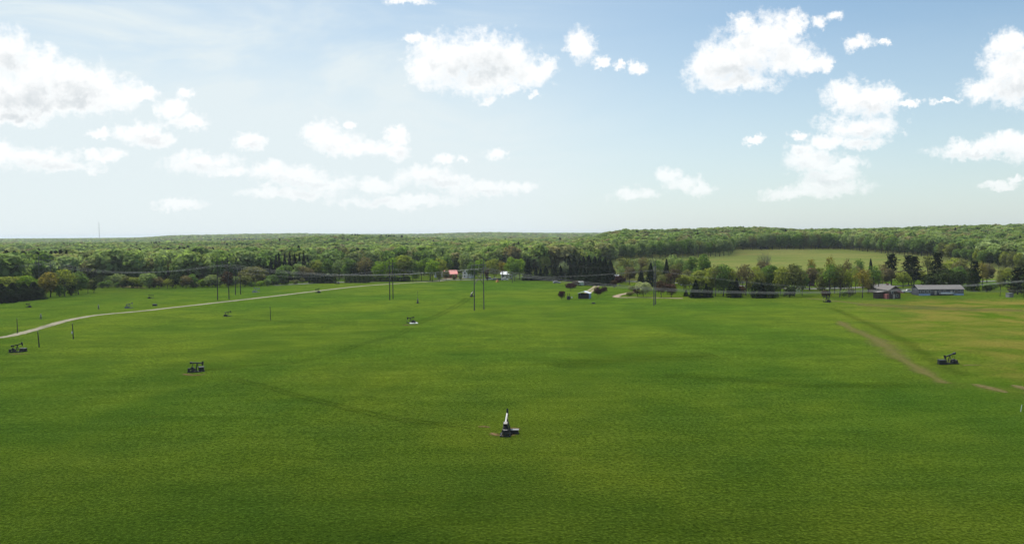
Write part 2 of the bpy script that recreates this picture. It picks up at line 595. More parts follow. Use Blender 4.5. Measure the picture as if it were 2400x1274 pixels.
def strip(name, pxpts, width, mat, lift=0.03, step=4.0, wvar=0.0, taper=False):
    L = smooth_line([G(a, b) for a, b in pxpts], step)
    T = np.gradient(L, axis=0)
    T /= np.linalg.norm(T, axis=1)[:, None] + 1e-9
    N = np.stack([-T[:, 1], T[:, 0]], 1)
    n = len(L)
    rows = 5
    V, uvs, F_ = [], [], []
    run = 0
    for i in range(n):
        w = width * (1 + wvar * math.sin(i * 0.9) * 0.5 + wvar * math.sin(i * 0.37 + 1) * 0.5)
        if taper:
            w *= max(0.15, math.sin(math.pi * (i + 0.5) / n)) ** 0.4
        if i:
            run += float(np.linalg.norm(L[i] - L[i - 1]))
        for j in range(rows):
            s = j / (rows - 1) - 0.5
            x, y = L[i] + N[i] * s * w
            V.append((x, y, Hs(x, y) + lift))
            uvs.append((s * 2, run))
    for i in range(n - 1):
        for j in range(rows - 1):
            a = i * rows + j
            F_.append((a, a + 1, a + rows + 1, a + rows))
    o = mesh_obj(name, V, F_, mat, smooth=True, kind='structure')
    ul = o.data.uv_layers.new(name='UVMap')
    vi = np.empty(len(o.data.loops), np.int32)
    o.data.loops.foreach_get('vertex_index', vi)
    ul.data.foreach_set('uv', np.array(uvs, np.float32)[vi].ravel())
    return o


def track_mat(name, c1, c2, strength, edge=0.35, ruts=False, nscale=0.25, rutw=0.22):
    """soil or pressed grass that breaks up into the turf at its rims"""
    m, t, out = new_mat(name)
    geo = t.add('ShaderNodeNewGeometry')
    uvn = t.add('ShaderNodeUVMap')
    sp = t.add('ShaderNodeSeparateXYZ')
    t.link(uvn.outputs[0], sp.inputs[0])
    au = t.math('ABSOLUTE', sp.outputs[0])
    n = t.noise(geo.outputs['Position'], nscale, 5, 0.65)
    nn = t.math('SUBTRACT', n, 0.5)
    if ruts:
        dist = t.math('ABSOLUTE', t.math('SUBTRACT', au, 0.5))
        v = t.math('MULTIPLY_ADD', nn, 0.5, dist)
        a = t.rng(v, rutw + 0.15, rutw - 0.1)
    else:
        v = t.math('MULTIPLY_ADD', nn, 1.3, au)
        a = t.rng(v, 1 - 0.05, 1 - edge - 0.2)
    a = t.math('MULTIPLY', a, t.rng(t.noise(geo.outputs['Position'], nscale * 0.25, 3), 0.2, 0.55, 0.55, 1.0))
    a = t.math('MULTIPLY', a, strength)
    f = t.noise(geo.outputs['Position'], 0.9, 5, 0.7)
    c = t.mix(t.rng(f, 0.3, 0.7), c1, c2)
    d = t.add('ShaderNodeBsdfDiffuse')
    t.link(c, d.inputs[0])
    tp = t.add('ShaderNodeBsdfTransparent')
    mx = t.add('ShaderNodeMixShader')
    t.link(a, mx.inputs[0])
    t.link(tp.outputs[0], mx.inputs[1])
    t.link(d.outputs[0], mx.inputs[2])
    t.link(mx.outputs[0], out.inputs[0])
    return m


m_gravel = track_mat('gravel_lane', (.19, .18, .12), (.28, .26, .20), 1.0, 0.15, nscale=0.4)
m_asphalt = track_mat('asphalt', (.14, .14, .135), (.20, .20, .195), 1.0, 0.05)
m_soil = track_mat('bare_soil', (.13, .105, .045), (.20, .16, .08), 0.7, 0.95)
m_soil2 = track_mat('pale_soil', (.24, .19, .13), (.33, .27, .20), 0.95, 0.4, nscale=0.5)
m_drive = track_mat('drive', (.26, .22, .15), (.38, .33, .25), 0.95, 0.2, nscale=0.5)
m_ruts = track_mat('wheel_ruts', (.007, .015, .0003), (.014, .026, .0006), 0.17, ruts=True, rutw=.3, nscale=.15)
m_ruts_pale = track_mat('sandy_ruts', (.28, .24, .15), (.38, .33, .22), 0.95, ruts=True, nscale=.6, rutw=.3)
m_damp = track_mat('lush_grass', (.012, .030, .0005), (.022, .042, .001), 0.22, 0.95, nscale=0.07)

m_worn = track_mat('worn_turf', (.13, .115, .042), (.185, .155, .062), 0.58, 0.98, nscale=.12)
m_faint = track_mat('sere_turf', (.11, .10, .035), (.16, .14, .055), 0.4, 0.98, nscale=.06)
strip('dirt_road', [(-160,806),(0,791),(60,778),(110,764),(160,750),(215,740),(260,735),(330,729),(400,721),(500,710),(640,694),(750,681),
                    (850,670),(960,662.5),(1000,660.5),(1040,658)], 4.6, m_gravel, 0.06, 3.0, 0.1)
strip('road', [(640,669),(720,664.5),(800,661.3),(900,659.5),(1000,658),(1100,655.5),(1250,655),(1400,657.5),(1500,660),(1700,668),(1850,676),(1950,676),
               (2050,672),(2150,668),(2400,655)], 7.0, m_asphalt, 0.12, 6.0)
strip('driveway', [(1030,655),(1060,652.5),(1095,652)], 11, m_drive, 0.16, 3.0)
strip('driveway', [(1376,687),(1385,680),(1397,672),(1402,664)], 4.2, m_ruts_pale, 0.06, 3.0)
strip('driveway', [(1600,699),(1500,697),(1452,697),(1444,695),(1452,691),(1475,686),(1500,681)], 4.4, m_soil2, 0.07, 2.0, 0.1)
strip('grass_track', [(1400,690),(1440,691),(1460,691)], 2.0, m_soil, 0.05, 3.0)
strip('grass_track', [(480,866),(560,861),(640,853),(700,848),(780,828),(860,802),(930,785),(962,768)], 3.4, m_ruts, 0.04)
strip('grass_track', [(540,888),(620,905),(700,928),(800,952),(900,976),(1000,990),(1110,1000)], 3.2, m_ruts, 0.035)
strip('grass_track', [(545,746),(633,752),(760,757),(880,758),(955,761)], 4.5, m_ruts, 0.045)
strip('grass_track', [(975,758),(1020,742),(1060,722),(1085,708),(1100,697)], 4.5, m_ruts, 0.05)
strip('grass_track', [(1300,858),(1420,845),(1550,838),(1680,832)], 20, m_damp, 0.032)
strip('grass_track', [(1560,878),(1700,888),(1850,900),(2000,905),(2120,900)], 11, m_damp, 0.034)
strip('grass_track', [(1950,722),(2010,748),(2070,775),(2130,805),(2180,840),(2260,880)], 7, m_damp, 0.05)
strip('soil_track', [(1890,699),(1940,703),(1975,707),(2020,712)], 5, m_soil, 0.055)
strip('soil_track', [(1966,752),(1990,768),(2030,785),(2070,806),(2100,832),(2150,862),(2185,882),(2215,898)], 9.0, m_worn, 0.056, 3.0, 0.35, True)
strip('soil_track', [(2010,714),(2110,718),(2240,724),(2400,728)], 34, m_faint, 0.052, 5.0, 0.3, True)
strip('soil_patch', [(2372,902),(2388,906),(2410,914),(2450,930)], 3.0, m_soil, 0.07, 1.5, 0.4, True)
strip('soil_patch', [(2285,900),(2330,912),(2360,920)], 4.0, m_soil, 0.06, 1.5, 0.4, True)
strip('soil_patch', [(2256,857),(2275,855),(2300,856)], 1.3, m_soil, 0.07, 1.0, 0.5, True)
m_scuff = track_mat('scuffed_soil', (.085, .055, .022), (.17, .12, .06), 0.95, 0.9, nscale=1.6)
strip('soil_patch', [(1120,1000),(1134,999),(1148,1001)], 0.9, m_scuff, 0.05, 0.4, 0.6, True)
strip('soil_patch', [(1150,1014),(1165,1019),(1185,1020),(1208,1019)], 1.6, m_scuff, 0.05, 0.4, 0.7, True)
strip('soil_patch', [(1190,1005),(1205,1003),(1220,1006)], 1.3, m_scuff, 0.055, 0.4, 0.6, True)
strip('soil_patch', [(430,876),(455,879),(485,876)], 2.2, m_scuff, 0.05, 0.5, 0.6, True)
strip('soil_patch', [(22,830),(45,829),(70,829)], 2.0, m_scuff, 0.05, 0.5, 0.6, True)
strip('soil_patch', [(945,761),(965,762),(985,760)], 2.2, m_scuff, 0.05, 0.5, 0.6, True)
strip('grass_strip', [(222,672),(260,669),(300,672),(345,675.5)], 13, m_soil, 0.06, 4.0, 0.2, True)


# ------------------------------------------------------------------ vegetation meshes
def tube(pts, radii, sides=6):
    V, F_ = [], []
    pts = [Vector(p) for p in pts]
    for i, p in enumerate(pts):
        d = (pts[min(i + 1, len(pts) - 1)] - pts[max(i - 1, 0)]).normalized()
        a = d.orthogonal().normalized()
        b = d.cross(a)
        for k in range(sides):
            t = math.tau * k / sides
            V.append(p + (a * math.cos(t) + b * math.sin(t)) * radii[i])
    for i in range(len(pts) - 1):
        for k in range(sides):
            k2 = (k + 1) % sides
            F_.append((i * sides + k, i * sides + k2, (i + 1) * sides + k2, (i + 1) * sides + k))
    F_.append(tuple(range(sides))[::-1])
    F_.append(tuple((len(pts) - 1) * sides + k for k in range(sides)))
    return V, F_


def merge(parts):
    V, F_ = [], []
    for v, f in parts:
        o = len(V)
        V += list(v)
        F_ += [tuple(i + o for i in q) for q in f]
    return V, F_


def me_from(name, VF, mat):
    me = bpy.data.meshes.new(name)
    me.from_pydata([tuple(v) for v in VF[0]], [], VF[1])
    me.materials.append(mat)
    return me


def leaf_cards(r, pos, nrm, size, k=5):
    """irregular k-sided leaf clumps"""
    n = len(pos)
    nrm = nrm / (np.linalg.norm(nrm, axis=1)[:, None] + 1e-9)
    ref = r.normal(size=(n, 3))
    a = np.cross(nrm, ref)
    a /= np.linalg.norm(a, axis=1)[:, None] + 1e-9
    b = np.cross(nrm, a)
    ang = (np.arange(k) / k * math.tau)[None, :] + r.uniform(-.35, .35, (n, k))
    rad = size[:, None] * r.uniform(.55, 1.25, (n, k))
    V = pos[:, None, :] + a[:, None, :] * (np.cos(ang) * rad)[..., None] + b[:, None, :] * (np.sin(ang) * rad * .75)[..., None]
    V = V + nrm[:, None, :] * (r.uniform(-.2, .2, (n, k)) * size[:, None])[..., None]
    return V.reshape(-1, 3)


def broadleaf_parts(seed, ncards, size, shape='round', k=5, density=1.0):
    """unit-height tree: crown arrays and trunk; crown half-width ~0.36"""
    r = np.random.default_rng(seed)
    lowz = {'round': .14, 'tall': .18, 'sparse': .3, 'bush': .02, 'wide': .12}[shape]
    cz = (1 + lowz) / 2
    hz_ = (1 - lowz) / 2
    rad = {'round': .36, 'tall': .27, 'sparse': .36, 'bush': .5, 'wide': .5}[shape]
    nb = {'round': 17, 'tall': 17, 'sparse': 15, 'bush': 12, 'wide': 16}[shape]
    B = []
    while len(B) < nb:
        d = r.normal(size=3)
        d /= np.linalg.norm(d)
        s = r.uniform(.25, .78) ** .6
        zc = d[2] * hz_ * s * .9
        wz = math.sqrt(max(0.05, 1 - (zc / hz_) ** 2 * .8))
        B.append((d[0] * rad * s * .78 * wz, d[1] * rad * s * .78 * wz, cz + zc, r.uniform(.16, .27) * (rad / .36) ** .7))
    B = np.array(B)
    B[:, 2] = np.minimum(B[:, 2], 1 - B[:, 3] * .7)
    B[:, 2] = np.maximum(B[:, 2], lowz + B[:, 3] * .55)
    w = B[:, 3] ** 2
    idx = r.choice(nb, ncards, p=w / w.sum())
    d = r.normal(size=(ncards, 3))
    d /= np.linalg.norm(d, axis=1)[:, None]
    flip = (d[:, 2] < -.2) & (r.random(ncards) < .5)
    d[flip, 2] *= -1
    rr = B[idx, 3] * r.uniform(.55, 1.06, ncards) ** .6
    if shape == 'sparse':
        rr *= r.uniform(.6, 1.15, ncards)
    pos = B[idx, :3] + d * rr[:, None] * np.array([1, 1, .8])
    nrm = d + r.normal(size=(ncards, 3)) * .32
    V = leaf_cards(r, pos, nrm, size * r.uniform(.6, 1.35, ncards), k)
    T = []
    if shape != 'bush':
        th = lowz + .25
        lean = r.uniform(-.02, .02, 2)
        T.append(tube([(0, 0, -.02), (lean[0] * .5, lean[1] * .5, lowz * .6), (lean[0], lean[1], th), (lean[0], lean[1], .8)], [.022, .016, .012, .004], 6))
        for q in range(8 if shape == 'sparse' else 6):
            b = B[q]
            z0 = r.uniform(lowz * .8, th)
            T.append(tube([(lean[0], lean[1], z0), ((lean[0] + b[0]) * .5, (lean[1] + b[1]) * .5, z0 + (b[2] - z0) * .6), (b[0], b[1], b[2])], [.010, .007, .003], 5))
    else:
        for q in range(4):
            b = B[q]
            T.append(tube([(0, 0, -.02), (b[0] * .6, b[1] * .6, b[2] * .6), (b[0], b[1], b[2])], [.02, .014, .006], 5))
    return V, merge(T)


def conifer_parts(seed, ncards, size, shape='spruce', k=4):
    r = np.random.default_rng(seed)
    T = [tube([(0, 0, -.02), (0, 0, .5), (0, 0, .97)], [.018, .011, .003], 6)]
    if shape == 'spruce':
        z = r.uniform(0, 1, ncards) ** 1.25 * .96 + .04
        tier = np.floor(z * 13) / 13
        prof = (1 - z) ** .85 * .20 + .004
        prof *= 1 + .22 * (1 - (z - tier) * 13)
        a = r.uniform(0, math.tau, ncards)
        lob = 1 + .10 * np.sin(a * 5 + z * 20) + .06 * np.sin(a * 9 + 2)
        rr = prof * lob * r.uniform(.55, 1.08, ncards)
        pos = np.stack([np.cos(a) * rr, np.sin(a) * rr, z - rr * .18], 1)
        nrm = np.stack([np.cos(a), np.sin(a), np.full(ncards, .9)], 1) + r.normal(size=(ncards, 3)) * .4
    elif shape == 'hedge':
        z = r.uniform(0.0, 1, ncards)
        prof = np.where(z < .55, .30, .30 * (1 - ((z - .55) / .45) ** 2) ** .5 + .01)
        a = r.uniform(0, math.tau, ncards)
        lob = 1 + .09 * np.sin(a * 4 + z * 9)
        rr = prof * lob * r.uniform(.7, 1.06, ncards)
        pos = np.stack([np.cos(a) * rr, np.sin(a) * rr, z], 1)
        nrm = np.stack([np.cos(a), np.sin(a), np.full(ncards, .5)], 1) + r.normal(size=(ncards, 3)) * .45
    else:   # white pine: separate flat plates of boughs
        nb = 16
        P_, N_ = [], []
        per = ncards // nb
        for q in range(nb):
            zb = .22 + .76 * (q / (nb - 1))
            L = (.30 * (1 - ((zb - .22) / .80)) ** .7 + .04) * r.uniform(.65, 1.15)
            a0 = r.uniform(0, math.tau)
            for s in range(3):
                aa = a0 + s * 2.1 + r.uniform(-.4, .4)
                m = per // 3
                t_ = r.uniform(.15, 1, m)
                c = np.stack([np.cos(aa) * t_ * L, np.sin(aa) * t_ * L, zb + t_ * .03 + r.normal(size=m) * .012], 1)
                c[:, :2] += r.normal(size=(m, 2)) * .035
                P_.append(c)
                N_.append(np.stack([r.normal(size=m) * .5, r.normal(size=m) * .5, np.ones(m)], 1))
                T.append(tube([(0, 0, zb), (math.cos(aa) * L * .9, math.sin(aa) * L * .9, zb + .02)], [.006, .002], 4))
        pos, nrm = np.concatenate(P_), np.concatenate(N_)
        ncards = len(pos)
    V = leaf_cards(r, pos, nrm, size * r.uniform(.6, 1.3, ncards), k)
    return V, merge(T)


def blank_slot_mesh(name, V, k, mat):
    return quad_mesh(name, V, len(V) // k, k, (mat,))


KIT = {}
for nm, n, fn, args in (('round', 4, broadleaf_parts, (1700, .034, 'round')), ('tall', 3, broadleaf_parts, (1500, .032, 'tall')),
                        ('sparse', 3, broadleaf_parts, (750, .028, 'sparse')), ('bush', 3, broadleaf_parts, (800, .06, 'bush')),
                        ('wide', 2, broadleaf_parts, (1900, .036, 'wide'))):
    KIT[nm] = []
    for s in range(n):
        Vc, T = fn(100 + s * 7 + len(nm), *args)
        KIT[nm].append((blank_slot_mesh('crown', Vc, 5, LEAF['mid green']), me_from('trunk', T, m_bark)))
for nm, n, sh, nc, sz in (('spruce', 3, 'spruce', 1900, .028), ('hedge', 2, 'hedge', 1500, .035), ('pine', 3, 'pine', 1500, .034)):
    KIT[nm] = []
    for s in range(n):
        Vc, T = conifer_parts(300 + s * 5 + len(nm), nc, sz, sh)
        KIT[nm].append((blank_slot_mesh('crown', Vc, 4, LEAF['needles']), me_from('trunk', T, m_bark)))
HALFW = {'round': .40, 'tall': .32, 'sparse': .42, 'bush': .58, 'wide': .56, 'spruce': .21, 'hedge': .30, 'pine': .30}
SHAPE_WORD = {'round': 'rounded broadleaf tree', 'tall': 'tall broadleaf tree', 'sparse': 'thin-leaved broadleaf tree', 'bush': 'bush', 'wide': 'wide-crowned tree',
              'spruce': 'pointed spruce', 'hedge': 'clipped conifer', 'pine': 'layered pine'}
NAME = {'round': 'broadleaf_tree', 'tall': 'broadleaf_tree', 'sparse': 'broadleaf_tree', 'wide': 'broadleaf_tree', 'bush': 'bush',
        'spruce': 'spruce_tree', 'hedge': 'conifer_shrub', 'pine': 'pine_tree'}
CATG = {'broadleaf_tree': 'tree', 'bush': 'bush', 'spruce_tree': 'spruce', 'conifer_shrub': 'conifer', 'pine_tree': 'pine'}
TREES = []


def put_tree(kind, pos, height, halfw, colour, where=None, label=None, group=None, row='edge'):
    cm, tm = random.choice(KIT[kind])
    root = bpy.data.objects.new(NAME[kind], None)
    root.empty_display_size = 1
    C.objects.link(root)
    root.location = pos
    root.rotation_euler = (0, 0, random.uniform(0, math.tau))
    s = halfw / HALFW[kind]
    root.scale = (s, s, height)
    for nm, me in (('trunk', tm), ('crown', cm)):
        o = bpy.data.objects.new(nm, me)
        C.objects.link(o)
        o.parent = root
        if nm == 'crown':
            o.material_slots[0].link = 'OBJECT'
            o.material_slots[0].material = LEAF[colour]
    root['category'] = CATG[NAME[kind]]
    if label:
        root['label'] = label
    if group:
        root['group'] = group
    TREES.append(dict(o=root, kind=kind, colour=colour, px=project(pos)[0], py=project(pos)[1], y=pos[2], d=pos[1], row=row, where=where, label=label))
    return root


def tpx(kind, px, base, top, wpx, colour, label=None, row='yard'):
    p = G(px, base)
    sc = p.y / F
    return put_tree(kind, p, (base - top) * sc, wpx * (.62 if kind in ('round', 'tall', 'sparse', 'wide') else .52) * sc, colour, label=label, row=row)


N_, B_ = 'needles', 'blue needles'
# ---- left end of the meadow
for a in ((4,709,664,60),(30,706,662,58),(58,703,665,56),(80,701,660,54)):
    tpx('spruce', *a, N_)
for a in ((14,709,676,44),(44,705,674,44),(70,702,675,40),(90,700,674,26)):
    tpx('hedge', *a, N_)
tpx('round', 15,690,645,56,'yellow-green'); tpx('round', 56,688,643,54,'bright green'); tpx('bush', 98,694,664,36,'olive')
tpx('tall', 118,696,636,42,'orange-green'); tpx('sparse', 152,694,628,48,'yellow-green'); tpx('tall', 184,690,636,40,'mid green')
tpx('round', 206,687,652,26,'olive'); tpx('tall', 220,686,650,22,'dark green'); tpx('bush', 140,695,668,34,'mid green'); tpx('bush', 168,692,664,34,'dark green')
tpx('spruce', 178,678,624,18,N_)
for px, base, top, w, c in ((237,668,642,26,'yellow-green'),(258,669,644,26,'pale green'),(278,671,640,30,'pale green'),(300,674,645,28,'olive'),(322,675,648,30,'yellow-green'),
                            (350,676,638,42,'pale green'),(372,676,648,24,'brownish'),(392,676,652,26,'yellow-green'),(412,675,640,28,'dark green'),(436,675,644,28,'brownish'),
                            (452,674,640,26,'mid green'),(497,673,642,30,'pale green'),(516,673,648,26,'pale green'),(533,673,634,30,'maroon'),(552,672,646,26,'pale green'),
                            (574,672,644,28,'olive'),(640,668,642,26,'mid green'),(660,666,622,30,'mid green')):
    tpx('round', px, base, top, w, c, row='edge')
tpx('bush', 474,673,654,28,'bright green'); tpx('bush', 460,674,663,18,'olive'); tpx('bush', 590,672,660,24,'mid green'); tpx('bush', 612,671,658,24,'bright green')
tpx('bush', 626,670,653,22,'pale green'); tpx('bush', 661,664,653,12,'grey-green'); tpx('bush', 675,664,657,9,'dark green'); tpx('bush', 710,662,650,16,'olive')
tpx('bush', 692,664,656,14,'bright green')
tpx('wide', 588,668,621,62,'olive','broad brown-olive crown rising over the far meadow edge beside the dark pines'); tpx('round', 547,650,610,24,'bright green','vivid lime-green round tree standing out before the dark spires')
tpx('sparse', 615,655,609,26,'brownish')
for px, base, top, w in ((563,648,606,14),(579,646,603,12),(590,648,607,13),(602,648,604,13),(636,662,606,20),(648,660,598,18),(655,662,592,18),(668,658,594,18),(680,656,590,18),
                         (692,656,594,18),(703,656,596,18),(713,658,592,20),(722,656,600,16),(642,666,628,18)):
    tpx('spruce', px, base, top, w, N_, row='edge')
tpx('round', 672,660,618,32,'mid green'); tpx('round', 697,660,616,32,'pale green'); tpx('sparse', 712,660,622,34,'brownish'); tpx('round', 727,658,626,20,'brownish')
for i, px in enumerate((731,741,751,761,771,780)):
    tpx('hedge', px, 663.5, 641 + (i % 3) * 2.5, 16, N_)
tpx('bush', 769,658,640,17,'grey-green')
for i, px in enumerate((816,827,838,849,858)):
    tpx('hedge', px, 662.5, 643 + (i % 2) * 3, 16, 'dark green')
for i, px in enumerate((870,884,898,912,926,940,953)):
    tpx('hedge', px, 659.5, 647 + (i % 3), 17, N_)
for k, px, base, top, w, c in (('round',740,655,608,36,'yellow-green'),('round',768,655,604,34,'mid green'),('round',795,655,606,30,'pale green'),('round',815,656,602,34,'mid green'),
        ('round',837,656,612,28,'dark green'),('sparse',856,657,600,38,'brownish'),('wide',892,658,612,36,'bright green'),('round',925,658,602,34,'bright green'),
        ('tall',948,658,596,44,'yellow-green'),('round',968,658,606,28,'mid green'),('round',988,657,607,28,'bright green'),('tall',1008,657,597,36,'mid green'),
        ('round',1028,654,604,32,'yellow-green'),('tall',1045,650,597,28,'mid green'),('tall',1090,650,590,36,'pale green'),('round',1070,646,600,24,'dark green'),
        ('round',1128,652,606,30,'bright green'),('round',1158,654,604,34,'yellow-green'),('sparse',1178,654,612,30,'orange-green'),('round',1198,655,600,34,'bright green'),
        ('round',1218,654,604,34,'bright green'),('round',975,659,636,16,'bright green'),('round',1112,652,626,16,'mid green')):
    tpx(k, px, base, top, w, c)
# ---- spruces along the road and the dark grove
for px, base, top, w in ((1237,657,606,20),(1256,657,626,14),(1267,657,629,12),(1279,657,623,17),(1299,658,619,21),(1314,657,622,15),(1336,659,624,18),(1349,659,617,19),
        (1362,660,628,18),(1369,664,626,16),(1379,664,630,18),(1389,667,622,22),(1400,667,618,22),(1411,667,612,24),(1421,667,616,22),(1434,662,622,20),
        (1324,650,606,18),(1333,648,602,18),(1345,648,600,20),(1359,650,604,18),(1368,650,600,18),(1380,650,598,22),(1394,650,600,22),(1406,652,601,22),(1418,655,604,24),
        (1430,655,610,24),(1372,668,640,20),(1395,669,640,22),(1418,669,640,24)):
    tpx('spruce', px, base, top, w * 1.5, N_)
tpx('sparse', 1322,656,612,24,'grey-green','drooping pale grey-green tree among the roadside spruces')
tpx('bush', 1373,650,622,14,'creamy','small cream-topped tree tucked into the dark spruce grove')
# ---- purple-leaved garden trees
tpx('round', 1316,702,680,17,'purple','small dark purple round tree nearest the twin-post rig'); tpx('round', 1338,681,662,22,'purple','purple-leaved tree by the pale camper')
tpx('round', 1348,676,656,18,'maroon'); tpx('round', 1402,697,671,17,'purple','dark purple tree just right of the open white-roofed shed')
tpx('round', 1415,690,670,14,'purple','purple tree half hidden behind the one beside the open shed')
tpx('round', 1439,676,655,15,'maroon','small maroon tree before the blue house'); tpx('round', 1453,670,643,22,'purple','purple tree against the right end of the blue house')
# ---- middle right gardens
for k, px, base, top, w, c in (('tall',1470,655,604,20,'pale green'),('round',1498,652,602,38,'pale green'),('sparse',1482,650,606,22,'pale green'),('sparse',1447,650,612,18,'grey-green'),
        ('sparse',1530,655,604,26,'grey-green'),('spruce',1525,672,616,32,N_),('spruce',1503,670,633,24,N_),('spruce',1562,668,607,24,N_),('round',1580,660,598,28,'pale green'),
        ('round',1597,662,602,26,'pale green'),('sparse',1580,684,628,40,'maroon'),('round',1560,680,640,30,'olive'),('wide',1508,695,658,42,'creamy'),('round',1494,695,668,22,'maroon'),
        ('round',1550,696,656,28,'maroon'),('round',1573,696,662,30,'maroon'),('wide',1476,694,682,18,'olive'),('round',1490,688,662,22,'bright green'),('round',1480,684,664,18,'yellow-green'),
        ('tall',1648,672,594,32,'mid green'),('round',1622,668,598,36,'mid green'),('round',1607,676,630,30,'olive'),('spruce',1608,694,678,14,N_),
        ('spruce',1630,697,656,30,N_),('hedge',1628,698,677,20,N_),('hedge',1645,698,674,22,N_),('hedge',1660,697,672,22,N_),('spruce',1655,697,664,22,N_),
        ('tall',1668,692,626,30,'yellow-green'),('sparse',1677,694,620,34,'olive'),('tall',1695,694,617,40,'mid green'),('round',1712,690,624,26,'yellow-green'),
        ('hedge',1716,697,660,26,N_),('spruce',1726,697,652,26,N_),('round',1737,696,668,22,'maroon'),('sparse',1748,692,618,46,'brownish'),('round',1768,690,632,34,'yellow-green'),
        ('hedge',1772,698,664,24,N_),('spruce',1785,698,658,22,N_),('hedge',1800,698,662,26,N_),('hedge',1814,697,668,20,'dark green'),('round',1808,690,616,34,'mid green'),
        ('wide',1790,690,640,40,'olive'),('round',1838,694,622,40,'yellow-green'),('round',1862,694,614,44,'olive'),('round',1880,692,632,26,'mid green'),('bush',1850,697,668,36,'dark green'),
        ('round',1665,680,640,28,'olive'),('round',1690,688,640,24,'olive')):
    tpx(k, px, base, top, w, c)
tpx('sparse', 1901,668,604,22,'orange-green','slim golden-green tree standing behind the brick house')
for k, px, base, top, w, c in (('sparse',1945,690,598,26,'orange-green'),('round',1927,694,632,30,'olive'),('sparse',1944,696,618,44,'mid green'),('sparse',1968,696,622,40,'olive'),
        ('sparse',1985,690,606,24,'brownish'),('sparse',1990,696,630,34,'yellow-green'),('bush',1938,696,678,30,'maroon'),('bush',1978,694,680,28,'bright green'),('bush',1994,694,672,24,'olive'),
        ('sparse',2021,698,628,40,'orange-green'),('sparse',2005,688,630,26,'yellow-green'),('sparse',2048,692,618,36,'mid green'),('sparse',2058,690,632,30,'olive'),('spruce',2040,672,606,20,B_),
        ('pine',2089,668,597,46,N_),('sparse',2068,668,616,30,'brownish'),('pine',2129,668,600,42,N_),('pine',2142,670,602,44,N_),('sparse',2174,668,596,30,'olive'),
        ('pine',2196,672,594,44,N_),('hedge',2188,672,640,44,'dark green'),('hedge',2222,674,632,52,'dark green'),('hedge',2246,676,636,34,'dark green'),('round',2232,660,604,52,'yellow-green'),('round',2255,664,606,44,'olive'),
        ('pine',2284,682,612,34,N_),('hedge',2280,682,630,26,'dark green'),('sparse',2303,676,614,26,'orange-green'),('bush',2266,680,664,22,'mid green'),('bush',2312,684,666,32,'dark green'),
        ('bush',2182,672,652,30,'olive'),('round',2330,680,662,24,'mid green'),('pine',2385,690,628,50,N_),('pine',2410,694,622,60,N_),('hedge',2392,686,644,44,'dark green'),('bush',2372,690,668,26,'olive'),
        ('sparse',2344,694,644,20,'olive'),('hedge',2440,698,628,70,'dark green'),('bush',2352,672,648,20,'dark green')):
    tpx(k, px, base, top, w, c)
for i in range(40):
    px = 1600 + 480 * (i + random.random()) / 40
    b = random.uniform(668, 690)
    tpx(random.choice(('round', 'sparse', 'sparse', 'tall')), px, b, b - random.uniform(36, 62), random.uniform(24, 38), random.choice(('olive', 'yellow-green', 'mid green', 'brownish', 'pale green', 'yellow-green')))
for i in range(16):
    px = 1455 + 150 * (i + random.random()) / 16
    b = random.uniform(650, 668)
    tpx(random.choice(('round', 'sparse', 'tall')), px, b, b - random.uniform(38, 56), random.uniform(24, 36), random.choice(('olive', 'pale green', 'mid green', 'brownish')))
for i in range(12):
    px = 2110 + 290 * (i + random.random()) / 12
    b = random.uniform(662, 676)
    tpx(random.choice(('round', 'sparse', 'tall')), px, b, b - random.uniform(30, 58), random.uniform(24, 40), random.choice(('olive', 'yellow-green', 'mid green', 'brownish')))
for px, base, top, w, k, c in ((1013,660,606,30,'round','bright green'),(1030,659.5,622,14,'tall','yellow-green'),(1064,657,642,11,'bush','olive'),(1080,656,638,13,'bush','pale green'),
        (1106,657,612,22,'round','mid green'),(1046,658,630,15,'round','olive'),(1206,659,612,24,'round','mid green'),(1142,658,630,14,'bush','maroon')):
    tpx(k, px, base, top, w, c)
for i in range(26):
    px = 232 + 470 * (i + random.random()) / 26
    b = 675.5 - max(0, (px - 400) / 300) * 9 + random.uniform(-2, 0)
    tpx('bush', px, b, b - random.uniform(9, 19), random.uniform(18, 30), random.choice(('olive', 'mid green', 'dark green', 'pale green', 'dark green')), row='edge')
# fields' lone trees
tpx('round', 1453,613,606,7,'dark green','tiny lone tree out on the pale back field'); tpx('round', 1554,610,606,4,'dark green','speck of a lone dark bush high on the back field')

# ---- the leafless fan-shaped tree
root = bpy.data.objects.new('bare_tree', None)
C.objects.link(root)
p = G(1792, 648)
root.location = p
sc_ = p.y / F
parts = []
for i in range(60):
    a = random.uniform(0, math.tau)
    sp = random.uniform(.05, 1) ** .8 * 5.6
    top = random.uniform(.8, 1) * 17.0 * (1 - .2 * (sp / 5.6) ** 2)
    mx_, my_ = math.cos(a) * sp, math.sin(a) * sp
    parts.append(tube([(0, 0, random.uniform(0, 2.5)), (mx_ * .35, my_ * .35, top * .3), (mx_ * .75, my_ * .75, top * .65), (mx_, my_, top)], [.13, .085, .055, .015], 5))
    for q in range(3):
        t = random.uniform(.45, .9)
        a2 = a + random.uniform(-1, 1)
        b0 = Vector((mx_ * t, my_ * t, top * t))
        parts.append(tube([b0, b0 + Vector((math.cos(a2) * 1.2, math.sin(a2) * 1.2, 2.4))], [.035, .012], 4))
o = mesh_obj('trunk', *merge(parts), m_bark_pale, root)
root['label'] = 'leafless fan-shaped tree of many upright stems before the back field'
root['category'] = 'tree'

# ---- rows of wood-edge trees, each a thing; then random ones behind them until 300
palette = ['pale green', 'mid green', 'yellow-green', 'olive', 'pale green', 'mid green', 'brownish', 'grey-green']


